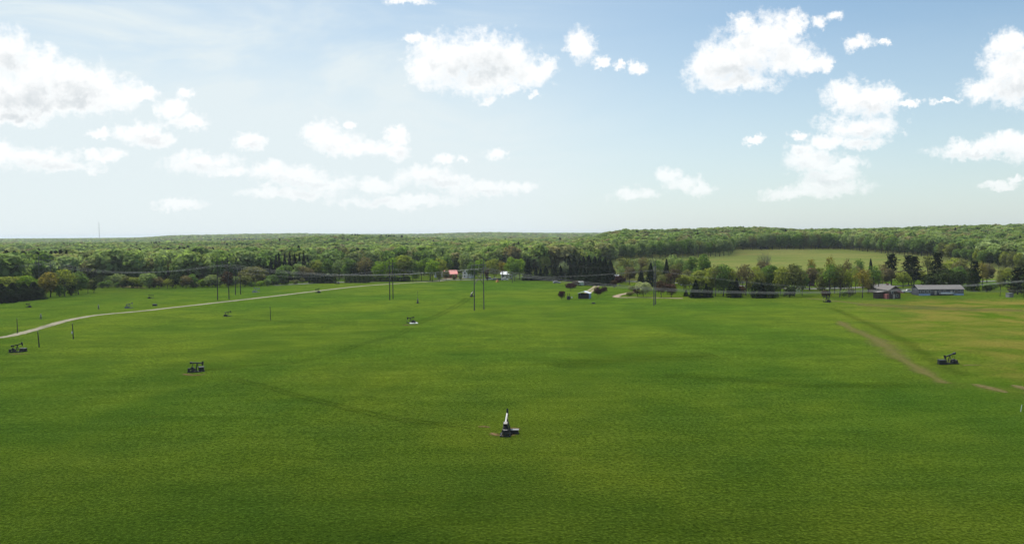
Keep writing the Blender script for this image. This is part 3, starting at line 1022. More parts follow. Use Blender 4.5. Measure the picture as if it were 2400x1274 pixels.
def edge_row(p0, p1, n, hmin, hmax, kinds=('round', 'tall'), cols=palette, row='edge', jitter=3.0):
    for i in range(n):
        t = (i + random.uniform(.2, .8)) / n
        g = G(p0[0] + (p1[0] - p0[0]) * t, p0[1] + (p1[1] - p0[1]) * t)
        g.x += random.uniform(-1, 1) * 2
        g.y += random.uniform(0, jitter)
        g.z = Hs(g.x, g.y)
        h = random.uniform(hmin, hmax)
        put_tree(random.choice(kinds), g, h, h * random.uniform(.28, .4), random.choice(cols), row=row)


gr = ['pale green', 'mid green', 'mid green', 'olive', 'pale green']
edge_row((1438,611), (1600,604), 15, 14, 17, cols=gr, row='hill')
edge_row((1600,604), (1712,599), 11, 14, 18, cols=gr, row='hill')
edge_row((1716,597), (1719,586), 4, 14, 17, cols=gr, row='hill')
edge_row((1722,585.5), (1975,583.5), 21, 15, 18, cols=gr, row='hill')
edge_row((1977,584), (2100,596), 14, 14, 17, cols=gr, row='hill')
edge_row((2100,596), (2180,601), 8, 13, 17, cols=gr, row='hill')
edge_row((2180,602), (2400,640), 17, 11, 16, cols=['olive', 'mid green', 'yellow-green', 'dark green'], row='hill', jitter=8)
for c in TREES:
    pass
n_broad = sum(1 for t in TREES if NAME[t['kind']] == 'broadleaf_tree')
SPOTS = []
tries = 0
taken = [(t['o'].location.x, t['o'].location.y) for t in TREES]
while n_broad < 296 and tries < 4000:
    tries += 1
    px = random.uniform(-40, 1440) if random.random() < .8 else random.uniform(1980, 2440)
    u = (px - 1200) / F
    e = float(edge_depth(u))
    d = e + random.uniform(0, 1) ** 1.3 * 70
    x = u * d
    if any((x - a) ** 2 + (d - b) ** 2 < 49 for a, b in taken):
        continue
    taken.append((x, d))
    h = random.uniform(14, 20)
    if px > 1980:
        h *= .85
    put_tree(random.choice(('round', 'round', 'tall', 'sparse')), Vector((x, d, Hs(x, d))), h, h * random.uniform(.28, .38), random.choice(palette), row='wood')
    n_broad += 1

# ------------------------------------------------------------------ the wood: one mass of trees
SRC = []
for s in range(5):
    Vc, T = broadleaf_parts(900 + s, 620, .062, ('round', 'tall', 'round', 'sparse', 'round')[s], 5)
    SRC.append((Vc, T, m_wood, 5))
for s in range(2):
    Vc, T = conifer_parts(950 + s, 520, .05, 'spruce')
    SRC.append((Vc, T, LEAF['needles'], 4))
for s in range(3):
    Vc, T = broadleaf_parts(970 + s, 150, .12, 'wide', 4)
    SRC.append((Vc, None, m_wood, 4))
src_objs = []
for i, (Vc, T, mt, k) in enumerate(SRC):
    me = quad_mesh('wood_tree_%d' % i, Vc, len(Vc) // k, k, (mt,))
    src_objs.append(bpy.data.objects.new('wood_tree_shape', me))

pts, idxs, scl, rot = [], [], [], []


def scatter(y0, y1, sp, kind_far=False):
    ys_ = []
    y = y0
    while y < y1:
        half = y * .88 + 30
        n = int(2 * half / sp)
        xx = -half + (np.arange(n) + rng.uniform(0, 1, n)) * sp
        yv = y + rng.uniform(0, sp, n)
        ys_.append(np.stack([xx, yv], 1))
        y += sp
    P = np.concatenate(ys_)
    u = P[:, 0] / P[:, 1]
    P = P[P[:, 1] > edge_depth(u) + 3]
    u = P[:, 0] / P[:, 1]
    # a hidden clearing before the middle ridge bares its dark tree wall
    gap = (u > -.30) & (u < -.13) & (P[:, 1] > 1110) & (P[:, 1] < 1235)
    P = P[~gap]
    return P


tk = np.array(taken)
STANDS = [(60, 535, 100, 34), (410, 880, 26, 60), (500, 2900, 110, 220), (560, 1150, 30, 40), (1290, 720, 12, 20), (690, 700, 40, 30)]
for (y0, y1, sp, far) in ((330, 900, 9.0, 0), (900, 1700, 9.6, 0), (1700, 3000, 12.5, 1), (3000, 5200, 24, 2), (5200, 11000, 75, 3)):
    P = scatter(y0, y1, sp)
    if y0 < 900:
        D2 = ((P[:, None, :] - tk[None, :, :]) ** 2).sum(-1).min(1)
        P = P[D2 > 22]
    n = len(P)
    z = Hn(P[:, 0], P[:, 1])
    conn = wav(P[:, 0], P[:, 1], 420, 77) + .5 * wav(P[:, 0], P[:, 1], 90, 78)
    con = ((conn > 1.25) & (P[:, 0] / P[:, 1] < .1)) | (rng.random(n) < .02)
    uu = P[:, 0] / P[:, 1]
    inst = np.zeros(n, bool)
    for (cp, cd, rp, rd) in STANDS:
        inst |= (((uu - (cp - 1200) / F) / (rp / F)) ** 2 + ((P[:, 1] - cd) / rd) ** 2) < 1
    con |= inst
    if far == 0:
        ix = np.where(con, rng.integers(5, 7, n), rng.integers(0, 5, n))
    elif far == 1:
        ix = np.where(con, rng.integers(5, 7, n), rng.choice([0, 1, 2, 4, 7, 8, 9], n))
    else:
        ix = rng.integers(7, 10, n)
    h = rng.uniform(14.5, 22.5, n) + 1.2 * wav(P[:, 0], P[:, 1], 60, 5)
    uq = P[:, 0] / P[:, 1]
    h = np.where((uq > .10) | (P[:, 1] > 2000), h * .84, h)
    h = np.where(inst, h * 0.98, h)
    wz = h * rng.uniform(.95, 1.35, n) * np.where(con, 1.15, 1.0)
    if far == 1:
        wz *= 1.25
    if far == 2:
        wz *= 2.0
    if far == 3:
        wz *= 4.5
        h *= 1.0
    pts.append(np.stack([P[:, 0], P[:, 1], z], 1)); idxs.append(ix)
    scl.append(np.stack([wz, wz, h], 1)); rot.append(rng.uniform(0, math.tau, n))
pts = np.concatenate(pts); idxs = np.concatenate(idxs); scl = np.concatenate(scl); rot = np.concatenate(rot)
print('wood trees', len(pts), 'things', len(TREES))
me = bpy.data.meshes.new('forest')
me.vertices.add(len(pts))
me.vertices.foreach_set('co', pts.astype(np.float32).ravel())
a = me.attributes.new('pick', 'INT', 'POINT'); a.data.foreach_set('value', idxs.astype(np.int32))
a = me.attributes.new('size', 'FLOAT_VECTOR', 'POINT'); a.data.foreach_set('vector', scl.astype(np.float32).ravel())
a = me.attributes.new('turn', 'FLOAT_VECTOR', 'POINT')
a.data.foreach_set('vector', np.stack([rot * 0, rot * 0, rot], 1).astype(np.float32).ravel())
forest = bpy.data.objects.new('forest', me)
C.objects.link(forest)
forest['kind'] = 'stuff'
forest['label'] = 'broad spring wood rolling away to the horizon behind the fields'
forest['category'] = 'forest'
ng = bpy.data.node_groups.new('scatter', 'GeometryNodeTree')
ng.interface.new_socket('Geometry', in_out='INPUT', socket_type='NodeSocketGeometry')
ng.interface.new_socket('Geometry', in_out='OUTPUT', socket_type='NodeSocketGeometry')
gi = ng.nodes.new('NodeGroupInput'); go = ng.nodes.new('NodeGroupOutput')
g2i = ng.nodes.new('GeometryNodeGeometryToInstance')
for so in reversed(src_objs):
    inf = ng.nodes.new('GeometryNodeObjectInfo')
    inf.inputs['Object'].default_value = so
    one = ng.nodes.new('GeometryNodeGeometryToInstance')
    ng.links.new(inf.outputs['Geometry'], one.inputs[0])
    if so is src_objs[-1]:
        join = ng.nodes.new('GeometryNodeJoinGeometry')
    ng.links.new(one.outputs[0], join.inputs[0])
iop = ng.nodes.new('GeometryNodeInstanceOnPoints')
iop.inputs['Pick Instance'].default_value = True
ng.links.new(gi.outputs[0], iop.inputs['Points'])
ng.links.new(join.outputs[0], iop.inputs['Instance'])
for nm, typ, sock in (('pick', 'INT', 'Instance Index'), ('size', 'FLOAT_VECTOR', 'Scale'), ('turn', 'FLOAT_VECTOR', 'Rotation')):
    na = ng.nodes.new('GeometryNodeInputNamedAttribute')
    na.data_type = typ
    na.inputs[0].default_value = nm
    ng.links.new(na.outputs[0], iop.inputs[sock])
ng.links.new(iop.outputs[0], go.inputs[0])
md = forest.modifiers.new('scatter', 'NODES')
md.node_group = ng

# ------------------------------------------------------------------ built things
m_black = solid('black_paint', (.022, .023, .026), .45, 0.2, var=.5)
m_steel = solid('worn_steel', (.19, .20, .21), .5, .3, var=.3)
m_grey = solid('grey_paint', (.16, .18, .19), .7, .0)
m_pole = solid('weathered_pole', (.12, .115, .10), .85, var=.3, scale=1.5)
m_pole_dark = solid('tarred_pole', (.045, .04, .033), .8, var=.3)
m_wire = solid('aluminium_wire', (.42, .43, .42), .6, .0, var=.05)
m_glass = solid('window_glass', (.03, .04, .05), .12, 0, var=.1)
m_white = solid('white_paint', (.72, .73, .73), .5, var=.06)
m_whiteroof = solid('white_metal_roof', (.52, .56, .60), .4, .1, var=.06)
m_redroof = solid('red_metal_roof', (.55, .13, .12), .5, var=.12)
m_redwall = solid('red_boards', (.20, .035, .03), .8)
m_bluewall = solid('blue_siding', (.11, .19, .33), .7, var=.12)
m_ltblue = solid('pale_blue_skirting', (.36, .48, .68), .6, var=.12)
m_navy = solid('slate_siding', (.05, .06, .085), .7)
m_brown = solid('brown_boards', (.075, .055, .045), .85)
m_shingle = solid('brown_shingles', (.10, .09, .085), .8, var=.25, scale=2)
m_greyroof = solid('grey_shingles', (.15, .14, .135), .8, var=.2)
m_brick = solid('brick', (.17, .06, .05), .85, var=.3, scale=6)
m_rust = solid('rusted_roof', (.28, .10, .09), .7, var=.3)
m_silver = solid('silver_paint', (.33, .34, .35), .6, .1)
m_darkcar = solid('dark_car_paint', (.03, .035, .045), .3, .2)
m_tyre = solid('rubber', (.02, .02, .02), .8)
m_green = solid('pale_green_paint', (.42, .58, .50), .5)
m_orange = solid('orange_fabric', (.55, .22, .06), .8)
m_concrete = solid('concrete', (.30, .29, .27), .85)
m_tan = solid('tan_siding', (.40, .36, .30), .8)


def bx(x0, x1, y0, y1, z0, z1):
    V = [(x0, y0, z0), (x1, y0, z0), (x1, y1, z0), (x0, y1, z0), (x0, y0, z1), (x1, y0, z1), (x1, y1, z1), (x0, y1, z1)]
    return V, [(0, 3, 2, 1), (4, 5, 6, 7), (0, 1, 5, 4), (1, 2, 6, 5), (2, 3, 7, 6), (3, 0, 4, 7)]


def beam(a, b, w, h=None):
    h = h or w
    a, b = Vector(a), Vector(b)
    d = (b - a).normalized()
    s = d.cross(Vector((0, 0, 1)))
    if s.length < 1e-3:
        s = Vector((0, 1, 0))
    s.normalize()
    t = s.cross(d)
    V = []
    for p in (a, b):
        for i, j in ((-1, -1), (1, -1), (1, 1), (-1, 1)):
            V.append(p + s * (i * w / 2) + t * (j * h / 2))
    return V, [(0, 1, 2, 3), (7, 6, 5, 4), (0, 4, 5, 1), (1, 5, 6, 2), (2, 6, 7, 3), (3, 7, 4, 0)]


def prism(poly, y0, y1):
    """poly in xz, extruded along y"""
    n = len(poly)
    V = [(x, y0, z) for x, z in poly] + [(x, y1, z) for x, z in poly]
    return V, [tuple(range(n)), tuple(range(2 * n - 1, n - 1, -1))] + [(i, i + n, (i + 1) % n + n, (i + 1) % n) for i in range(n)]


def cyl(c, r, y0, y1, n=14):
    return prism([(c[0] + math.cos(math.tau * i / n) * r, c[1] + math.sin(math.tau * i / n) * r) for i in range(n)], y0, y1)


def thing(name, label, cat, loc, rz=0.0, scale=1.0, group=None):
    o = bpy.data.objects.new(name, None)
    C.objects.link(o)
    o.location = loc
    o.rotation_euler = (0, 0, rz)
    o.scale = (scale,) * 3
    o['label'] = label
    o['category'] = cat
    if group:
        o['group'] = group
    return o


def part(name, VF, mat, parent, smooth=False):
    return mesh_obj(name, VF[0], VF[1], mat, parent, smooth)


def pumpjack(px, py, rz, tilt, label, scale=1.0, paint=None, glint_mat=None, long_post=0.0):
    """head towards local +X; tilt > 0 lifts the head"""
    m = paint or m_black
    bm_ = glint_mat or m
    r = thing('pumpjack', label, 'pumpjack', G(px, py), R(rz), scale, 'pumpjacks spread over the meadow')
    part('skid', merge([bx(-2.0, 1.5, -.72, -.57, .02, .24), bx(-2.0, 1.5, .57, .72, .02, .24), bx(-2.0, -1.85, -.8, .8, .05, .2),
                        bx(1.35, 1.5, -.8, .8, .05, .2), bx(-.4, -.2, -.95, .95, .05, .2), bx(.5, .65, -.75, .75, .05, .2)]), m, r)
    hp = 2.15 + long_post
    part('samson_post', merge([beam((.05, -.70, .2), (.35, -.10, hp), .13), beam((.05, .70, .2), (.35, .10, hp), .13),
                               beam((.95, 0, .2), (.38, 0, hp), .11), beam((.15, -.46, .9), (.15, .46, .9), .08), bx(.2, .5, -.2, .2, hp - .06, hp + .08)]), m, r)
    t = R(tilt)
    rt = Matrix.Translation((.35, 0, hp + .18)) @ Matrix.Rotation(-t, 4, 'Y')

    def tf(VF):
        return [rt @ Vector(v) for v in VF[0]], VF[1]
    wb = part('walking_beam', tf(merge([bx(-1.55, 1.25, -.08, .08, -.14, .13), bx(-1.55, 1.25, -.13, .13, .13, .155)])), m, r)
    if bm_ is not m:
        part('beam_glint', tf(bx(-1.5, 1.2, -.01, .10, .158, .175)), bm_, wb)  # pale strip paints the sun's glint along the top of the dark beam
    arc = []
    for i in range(8):
        a = R(-38 + 60 * i / 7)
        arc.append((.2 + 1.42 * math.cos(a), 1.42 * math.sin(a) + .1))
    poly = [(1.15, -.14)] + arc + [(1.15, .34)]
    hh_ = part('horsehead', tf(prism(poly, -.13, .13)), m, wb)
    part('beam_weight', tf(bx(-1.75, -1.2, -.28, .28, -.26, .24)), m, wb)
    tail = rt @ Vector((-.95, 0, -.1))
    ck = Vector((-.75, 0, .95))
    for s in (-1, 1):
        part('pitman_arm', beam((tail.x, s * .33, tail.z), (ck.x - .25, s * .38, ck.z + .32), .07), m, r)
        c_ = part('crank', beam((ck.x + .2, s * .36, ck.z - .25), (ck.x - .3, s * .36, ck.z + .38), .09, .2), m, r)
        part('counterweight', cyl((ck.x + .28, ck.z - .36), .34, s * .42 - .07, s * .42 + .07), m, c_)
    part('equalizer', beam((tail.x, -.4, tail.z), (tail.x, .4, tail.z), .1), m, r)
    part('gearbox', merge([bx(-1.05, -.45, -.28, .28, .24, 1.1), cyl((-.75, 1.08), .28, -.26, .26)]), m, r)
    mt = part('motor', merge([bx(-1.95, -1.4, -.3, .3, .24, .72), cyl((-1.65, .85), .24, -.32, .28)]), m, r)
    part('belt_guard', prism([(-1.95, .55), (-.5, .75), (-.5, 1.15), (-1.95, 1.05)], -.42, -.34), m, mt)
    hd = rt @ Vector((1.62, 0, .1))
    wx = hd.x + .02
    part('polished_rod', merge([tube([(wx, -.05, hd.z - .2), (wx, -.05, .9)], [.018, .018], 5), tube([(wx, .05, hd.z - .2), (wx, .05, .9)], [.018, .018], 5),
                                tube([(wx, 0, .95), (wx, 0, .5)], [.03, .03], 6)]), m_steel, r)
    part('wellhead', merge([tube([(wx, 0, 0), (wx, 0, .6)], [.12, .10], 8), tube([(wx - .05, -.4, .38), (wx, .45, .38)], [.06, .06], 6), bx(wx - .18, wx + .18, -.18, .18, .02, .16)]), m, r)
    return r


def engine_box(px, py, w, d, h, mat_top, mat, label, rz=0, name='engine_box', cat='box'):
    r = thing(name, label, cat, G(px, py), R(rz))
    part('housing', merge([bx(-w / 2, w / 2, -d / 2, d / 2, .12, h)]), mat, r)
    part('lid', merge([prism([(-w / 2 - .06, h + .003), (w / 2 + .06, h + .003), (w / 2 + .06, h + .08), (-w / 2 - .06, h + .08)], -d / 2 - .06, d / 2 + .06)]), mat_top, r)
    part('skid', merge([bx(-w / 2 - .1, w / 2 + .1, -d / 2, -d / 2 + .12, 0, .117), bx(-w / 2 - .1, w / 2 + .1, d / 2 - .12, d / 2, 0, .117)]), mat, r)
    return r


pumpjack(1187, 1016, 84, 24, 'nearest pumpjack, end-on, its raised beam with a painted sun glint, in the foreground grass', 1.0, glint_mat=m_steel)
engine_box(1206, 1015, 1.15, .7, .55, m_steel, m_black, 'low black box with a shiny lid beside the nearest pumpjack', -4)
pumpjack(459, 871, 12, -4, 'black pumpjack with level beam at the end of the curving wheel track', .85)
engine_box(472, 869, 1.1, .9, .9, m_black, m_black, 'black engine housing right of the level-beamed pumpjack by the curving track', 15)
pumpjack(2228, 852, 187, -18, 'black pumpjack in the brown pasture, its weighted tail raised', .84)
engine_box(2208, 853, 1.6, 1.1, .95, m_black, m_black, 'long black engine housing left of the brown-pasture pumpjack', -6)
pumpjack(38, 825, 15, 12, 'black pumpjack below the bend of the gravel lane at the meadow left margin', .84)
engine_box(55, 823, 1.5, .9, .8, m_black, m_black, 'black engine housing beside the pumpjack under the lane bend', 8)
pumpjack(964, 757, 160, -10, 'black pumpjack with a bright white slab at its foot', .8)
slab = part('concrete_slab', merge([bx(-1.3, 1.3, -1.1, 1.1, 0, .22)]), m_white, None)
slab.location = G(969.5, 757.5); slab.rotation_euler = (0, 0, R(20)); slab['label'] = 'bright white slab lying beside a black pumpjack in mid-meadow'; slab['category'] = 'slab'
pumpjack(533, 741, 14, 10, 'black pumpjack where the straight wheel track starts, left of the lone pole', .68)
pumpjack(979, 710, 88, 8, 'small pumpjack end-on at the foot of a thin pole', .65)
pumpjack(1106, 695, 70, 22, 'small pumpjack with painted sun glint on its raised beam behind the nearest two-pole tower', .8, glint_mat=m_steel)
pumpjack(745, 686, 150, -14, 'small black pumpjack just below the straight part of the gravel lane', .82)
pumpjack(790, 665, 175, -6, 'tiny far pumpjack where the road meets the hedges', .8)
pumpjack(353, 699, 20, -6, 'far black pumpjack standing alone above the gravel lane near the grassy strip', .66)
pumpjack(302, 722, 15, 14, 'grey pumpjack on the upper side of the gravel lane', .78, m_grey)
pumpjack(67, 720, 165, -8, 'far black pumpjack in front of the dark conifer clump', .66)
pumpjack(600, 685, 25, -10, 'pale grey pumpjack far off beyond the gravel lane', .95, m_silver)
pumpjack(1938, 708, 120, 14, 'black pumpjack at the top of the pasture before the thin trees', .9)
engine_box(363, 716.5, 1.7, .9, .75, m_black, m_black, 'small dark box above the gravel lane, apart from any pumpjack', 4)
engine_box(1391, 711.5, 1.3, .7, .45, m_black, m_black, 'tiny black box lying in the grass below the open shed', 0)


def wellhead(px, py, h, label):
    r = thing('wellhead', label, 'wellhead', G(px, py), R(20))
    part('casing', tube([(0, 0, 0), (0, 0, h * .55), (0, 0, h * .8)], [.18, .16, .1], 8), m_black, r)
    part('valve', merge([bx(-.35, .35, -.12, .12, h * .45, h * .62), tube([(-.3, 0, h * .8), (.3, 0, h * .8)], [.05, .05], 6), tube([(0, 0, h * .8), (0, 0, h)], [.12, .22], 8)]), m_silver, r)
    part('flange', bx(-.4, .4, -.4, .4, 0, .1), m_black, r)


wellhead(231, 724, 1.9, 'small capped well post with pale top above the gravel lane')
wellhead(96, 747, 1.9, 'small dark well post in the grass between the lane and the dark conifers')


def single_pole(px, py, top, label, lean=0.0, r0=.14, mat=None, meter=False, lamp=False):
    p = G(px, py)
    h = (py - top) * p.y / F
    r = thing('utility_pole', label, 'pole', p, 0)
    part('pole', tube([(0, 0, -.2), (h * lean * .5, 0, h * .5), (h * lean, 0, h)], [r0, r0 * .85, r0 * .65], 8), mat or m_pole_dark, r)
    if meter:
        part('meter_box', bx(-.42, -.13, -.2, .12, 1.6, 2.25), m_white, r)
    if lamp:
        part('lamp_arm', tube([(0, 0, h * .93), (.8, 0, h * .97)], [.04, .04], 5), m_silver, r)
    else:
        part('insulator', merge([tube([(h * lean, 0, h), (h * lean, 0, h + .22)], [.05, .07], 6)]), m_silver, r)
    return r


single_pole(41, 780, 746, 'thin dark pole on the far side of the gravel lane bend')
single_pole(92, 813, 777, 'leaning dark pole on the near side of the gravel lane bend', -.06, .17)
single_pole(172, 794, 758, 'dark pole with a white meter box near the gravel lane', -.03, .17, meter=True)
single_pole(634, 750, 718, 'lone dark pole on the straight wheel track in mid-meadow', -.01, .13)
single_pole(979, 707, 683, 'thin pole rising behind the end-on small pumpjack', 0, .08)
single_pole(938, 660, 637, 'grey street lamp pole before the roadside trees', 0, .16, m_pole, lamp=True)
single_pole(1326, 660, 640, 'grey pole among the roadside spruces', 0, .16, m_pole)
single_pole(1467, 664, 628, 'grey pole right of the blue house', 0, .15, m_pole)
single_pole(1201, 663, 640, 'pole at the meadow edge where the bright wires pass', 0, .16, m_pole)
single_pole(2152, 686, 672, 'short dark post at the left end of the long low house', 0, .13)


def h_frame(c, adir, label, h=20.4, sep=6.0, arm=9.6, armz=17.8, mat=None):
    """two-pole transmission tower; c: centre on the ground, adir: unit vector along its crossarm"""
    ang = math.atan2(adir[1], adir[0])
    r = thing('transmission_tower', label, 'power pylon', (c[0], c[1], Hs(c[0], c[1])), ang, 1, 'two-pole wooden towers of the power lines')
    m = mat or m_pole
    for s in (-1, 1):
        part('pole', tube([(s * sep / 2, 0, -.3), (s * sep / 2 * .97, 0, h * .5), (s * sep / 2 * .94, 0, h)], [.24, .20, .14], 10), m, r)
    k = sep / 2
    part('crossarm', merge([bx(-arm / 2, arm / 2, -.24, -.10, armz - .12, armz + .12), bx(-arm / 2, arm / 2, .10, .24, armz - .12, armz + .12)]), m, r)
    part('brace', beam((-k * .97, .17, armz - 7.8), (k * .95, .17, armz - 2.6), .14), m, r)
    part('brace', beam((k * .97, -.17, armz - 7.8), (-k * .95, -.17, armz - 2.6), .14), m, r)
    for s in (-1, 1):
        part('knee_brace', beam((s * k * .95, 0, armz - 1.6), (s * arm * .45, 0, armz - .1), .10), m, r)
    pts_ = []
    for q in (-.46, 0, .46):
        ins = [tube([(q * arm, 0, armz - .12), (q * arm, 0, armz - 1.4)], [.03, .03], 5)]
        for i in range(6):
            ins.append(tube([(q * arm, 0, armz - .3 - i * .19), (q * arm, 0, armz - .38 - i * .19)], [.05, .14], 8))
        part('insulator', merge(ins), m_silver, r)
        pts_.append(Vector((c[0] + math.cos(ang) * q * arm, c[1] + math.sin(ang) * q * arm, Hs(*c[:2]) + armz - 1.4)))
    gw = [Vector((c[0] + math.cos(ang) * q * k * .94, c[1] + math.sin(ang) * q * k * .94, Hs(*c[:2]) + h)) for q in (-1, 1)]
    return pts_, gw


def unit(x, y):
    d = math.hypot(x, y)
    return x / d, y / d


def mid(pa, pb):
    a, b = G(*pa), G(*pb)
    return ((a.x + b.x) / 2, (a.y + b.y) / 2)


c1 = mid((1112, 728), (1134, 724)); c2 = mid((513, 704), (534, 700))
d12 = unit(c2[0] - c1[0], c2[1] - c1[1])
c3 = (c2[0] + d12[0] * 128, c2[1] + d12[1] * 128)
c0 = (c1[0] - d12[0] * 195, c1[1] - d12[1] * 195)
c4 = (c3[0] + d12[0] * 140, c3[1] + d12[1] * 140)
pa = unit(.60, .80)
A4 = h_frame(c4, pa, 'two-pole tower out in the left wood, farthest of its line')
A3 = h_frame(c3, pa, 'tall two-pole tower rising from the trees at the left meadow end')
A2 = h_frame(c2, pa, 'tall dark two-pole tower just above the gravel lane', mat=m_pole_dark)
A1 = h_frame(c1, pa, 'nearest grey two-pole tower with crossed braces in the middle of the meadow')
A0 = h_frame(c0, pa, 'two-pole tower of the near line, standing beyond the brown pasture')
b1 = mid((913, 702), (922, 701)); b0 = mid((1531, 716), (1538, 713)); b2 = mid((553, 690.5), (563, 689.5))
dB = unit(b0[0] - b1[0], b0[1] - b1[1])
bR = (b0[0] + dB[0] * 190, b0[1] + dB[1] * 190)
bL = (b2[0] - dB[0] * 120, b2[1] - dB[1] * 120)
pb1 = unit(.10, 1.0); pb0 = unit(.2, .98)
kw = dict(h=18.5, sep=5.4, arm=8.4, armz=15.8)
B1 = h_frame(b1, unit(.13, .99), 'thin dark two-pole tower standing left of the end-on small pumpjack', mat=m_pole_dark, **kw)
B0 = h_frame(b0, unit(.3, .95), 'grey two-pole tower before the garden trees right of the open shed', **kw)
B2 = h_frame(b2, unit(.3, .95), 'smaller two-pole tower beyond the lane beside the pale grey pumpjack', h=15, sep=4.2, arm=6.5, armz=13, mat=m_pole_dark)
BR = h_frame(bR, unit(.3, .95), 'two-pole tower of the far line, standing right of the long low house', **kw)


def wire(name, stops, sags, rad, label, mat=m_wire):
    P = []
    for (a, b), s in zip(zip(stops[:-1], stops[1:]), sags):
        n = 40
        for i in range(n):
            t = i / n
            q = a.lerp(b, t)
            q.z -= s * 4 * t * (1 - t)
            P.append(q.copy())
    P.append(stops[-1])
    o = part(name, tube(P, [rad] * len(P), 5), mat, None, True)
    o['label'] = label
    o['category'] = 'power line'
    o['group'] = 'wires of the power lines'
    return o


for i, w_ in enumerate(('near', 'middle', 'far')):
    wire('power_wire', [t[0][i] for t in (A0, A1, A2, A3, A4)], [7.0, 3.6, 4.4, 4.4], .028, f'bright {w_} wire hung from the nearest grey two-pole tower')
    wire('power_wire', [t[0][i] for t in (BR, B0, B1, B2)], [7.0, 3.4, 3.0], .011, f'dull {w_} wire hung from the thin two-pole tower in mid-meadow')
for i, w_ in enumerate(('near', 'far')):
    wire('ground_wire', [t[1][i] for t in (A0, A1, A2, A3, A4)], [4.2, 2.4, 3.0, 3.0], .014, f'hair-thin {w_} top wire over the nearest two-pole tower', m_pole)


# ---- buildings
def house(px, py, wid, dep, eave, ridge, rz, label, wall, roof, wins=(), doors=(), name='house', cat='house', over=.4, chimney=None, skirt=None, axis='x', extra=None):
    """front faces local -Y, ridge along X (axis x) or along Y"""
    r = thing(name, label, cat, G(px, py), R(rz))
    w, d = wid / 2, dep
    if axis == 'x':
        gable = prism([(0, .0), (d, .0), (d, eave), (d / 2, ridge), (0, eave)], -w, w)
        wv = [(y, x, z) for x, y, z in gable[0]]
        part('wall', (wv, gable[1]), wall, r)
        t = .14
        for s in (0, 1):
            pl = [(-over, eave - over * (ridge - eave) / (d / 2)), (d / 2, ridge + .002), (d / 2, ridge + t), (-over, eave + t - over * (ridge - eave) / (d / 2))]
            if s:
                pl = [(d - a, b) for a, b in pl]
            pr = prism(pl, -w - over, w + over)
            part('roof', ([(y, x, z + .02) for x, y, z in pr[0]], pr[1]), roof, r)
    else:
        part('wall', prism([(-w, 0), (w, 0), (w, eave), (0, ridge), (-w, eave)], 0, d), wall, r)
        t = .14
        for s in (-1, 1):
            k = (ridge - eave) / w
            pl = [(s * (w + over), eave - over * k), (0, ridge + .002), (0, ridge + t), (s * (w + over), eave - over * k + t)]
            pr = prism(pl, -over, d + over)
            part('roof', ([(x, y, z + .02) for x, y, z in pr[0]], pr[1]), roof, r)
    for (x, z, ww, wh) in wins:
        f = part('window', bx(x - ww / 2 - .08, x + ww / 2 + .08, -.05, .02, z - .08, z + wh + .08), m_white, r)
        part('pane', bx(x - ww / 2, x + ww / 2, -.07, -.053, z, z + wh), m_glass, f)
    for (x, ww, wh) in doors:
        f = part('door', bx(x - ww / 2, x + ww / 2, -.06, .02, .05, wh), m_tan, r)
        part('handle', bx(x + ww / 2 - .2, x + ww / 2 - .1, -.12, -.062, 1.0, 1.1), m_silver, f)
    if chimney:
        x, y = chimney
        part('chimney', bx(x - .4, x + .4, y - .3, y + .3, eave, ridge + .9), m_brick, r)
    if skirt:
        for (x0, x1) in skirt:
            part('skirting', bx(x0, x1, -.06, -.003, 0, .85), m_ltblue, r)
    if extra:
        extra(r)
    return r


def porch(r):
    part('porch', merge([bx(-4.2, -1.0, -1.5, -.01, .2, .35), beam((-4.1, -1.4, 0), (-4.1, -1.4, 2.6), .12), beam((-1.1, -1.4, 0), (-1.1, -1.4, 2.6), .12)]), m_brown, r)


house(2206, 692, 20.4, 7.0, 2.9, 4.5, -1.5, 'long low slate-coloured house with grey-brown roof and pale blue skirting', m_navy, m_greyroof,
      wins=[(-9, 1.3, .9, 1), (-7.2, 1.3, 1.1, 1.1), (-5.4, 1.3, 1.1, 1.1), (-.6, 1.3, .8, 1), (1.6, 1.3, .8, 1), (6.8, 1.3, 1.4, 1.1), (9, 1.4, .8, .9)],
      doors=[(4.6, .9, 2.3), (-2.6, .9, 2.2)], skirt=[(-10.2, -5.0), (5.6, 10.2)], extra=porch)


def lean_to(r):
    pl = part('lean_to_roof', ([(.3, -.02, 4.2), (3.1, -.02, 3.6), (3.1, -1.6, 2.6), (.3, -1.6, 3.2), (.3, -.02, 4.1), (3.1, -.02, 3.5), (3.1, -1.6, 2.5), (.3, -1.6, 3.1)],
                               [(0, 1, 2, 3), (7, 6, 5, 4), (0, 4, 5, 1), (1, 5, 6, 2), (2, 6, 7, 3), (3, 7, 4, 0)]), m_rust, r)
    part('side_wing', merge([bx(-6.6, -2.9, 2.5, 6, 0, 2.8)]), m_brown, r)
    part('wing_roof', merge([prism([(-7.0, 2.803), (-2.9, 2.803), (-2.9, 3.3)], 2.1, 6.4)]), m_greyroof, r)
    part('window_box', merge([bx(-4.0, -2.903, -.5, 2.3, 0, 2.1)]), m_rust, r)


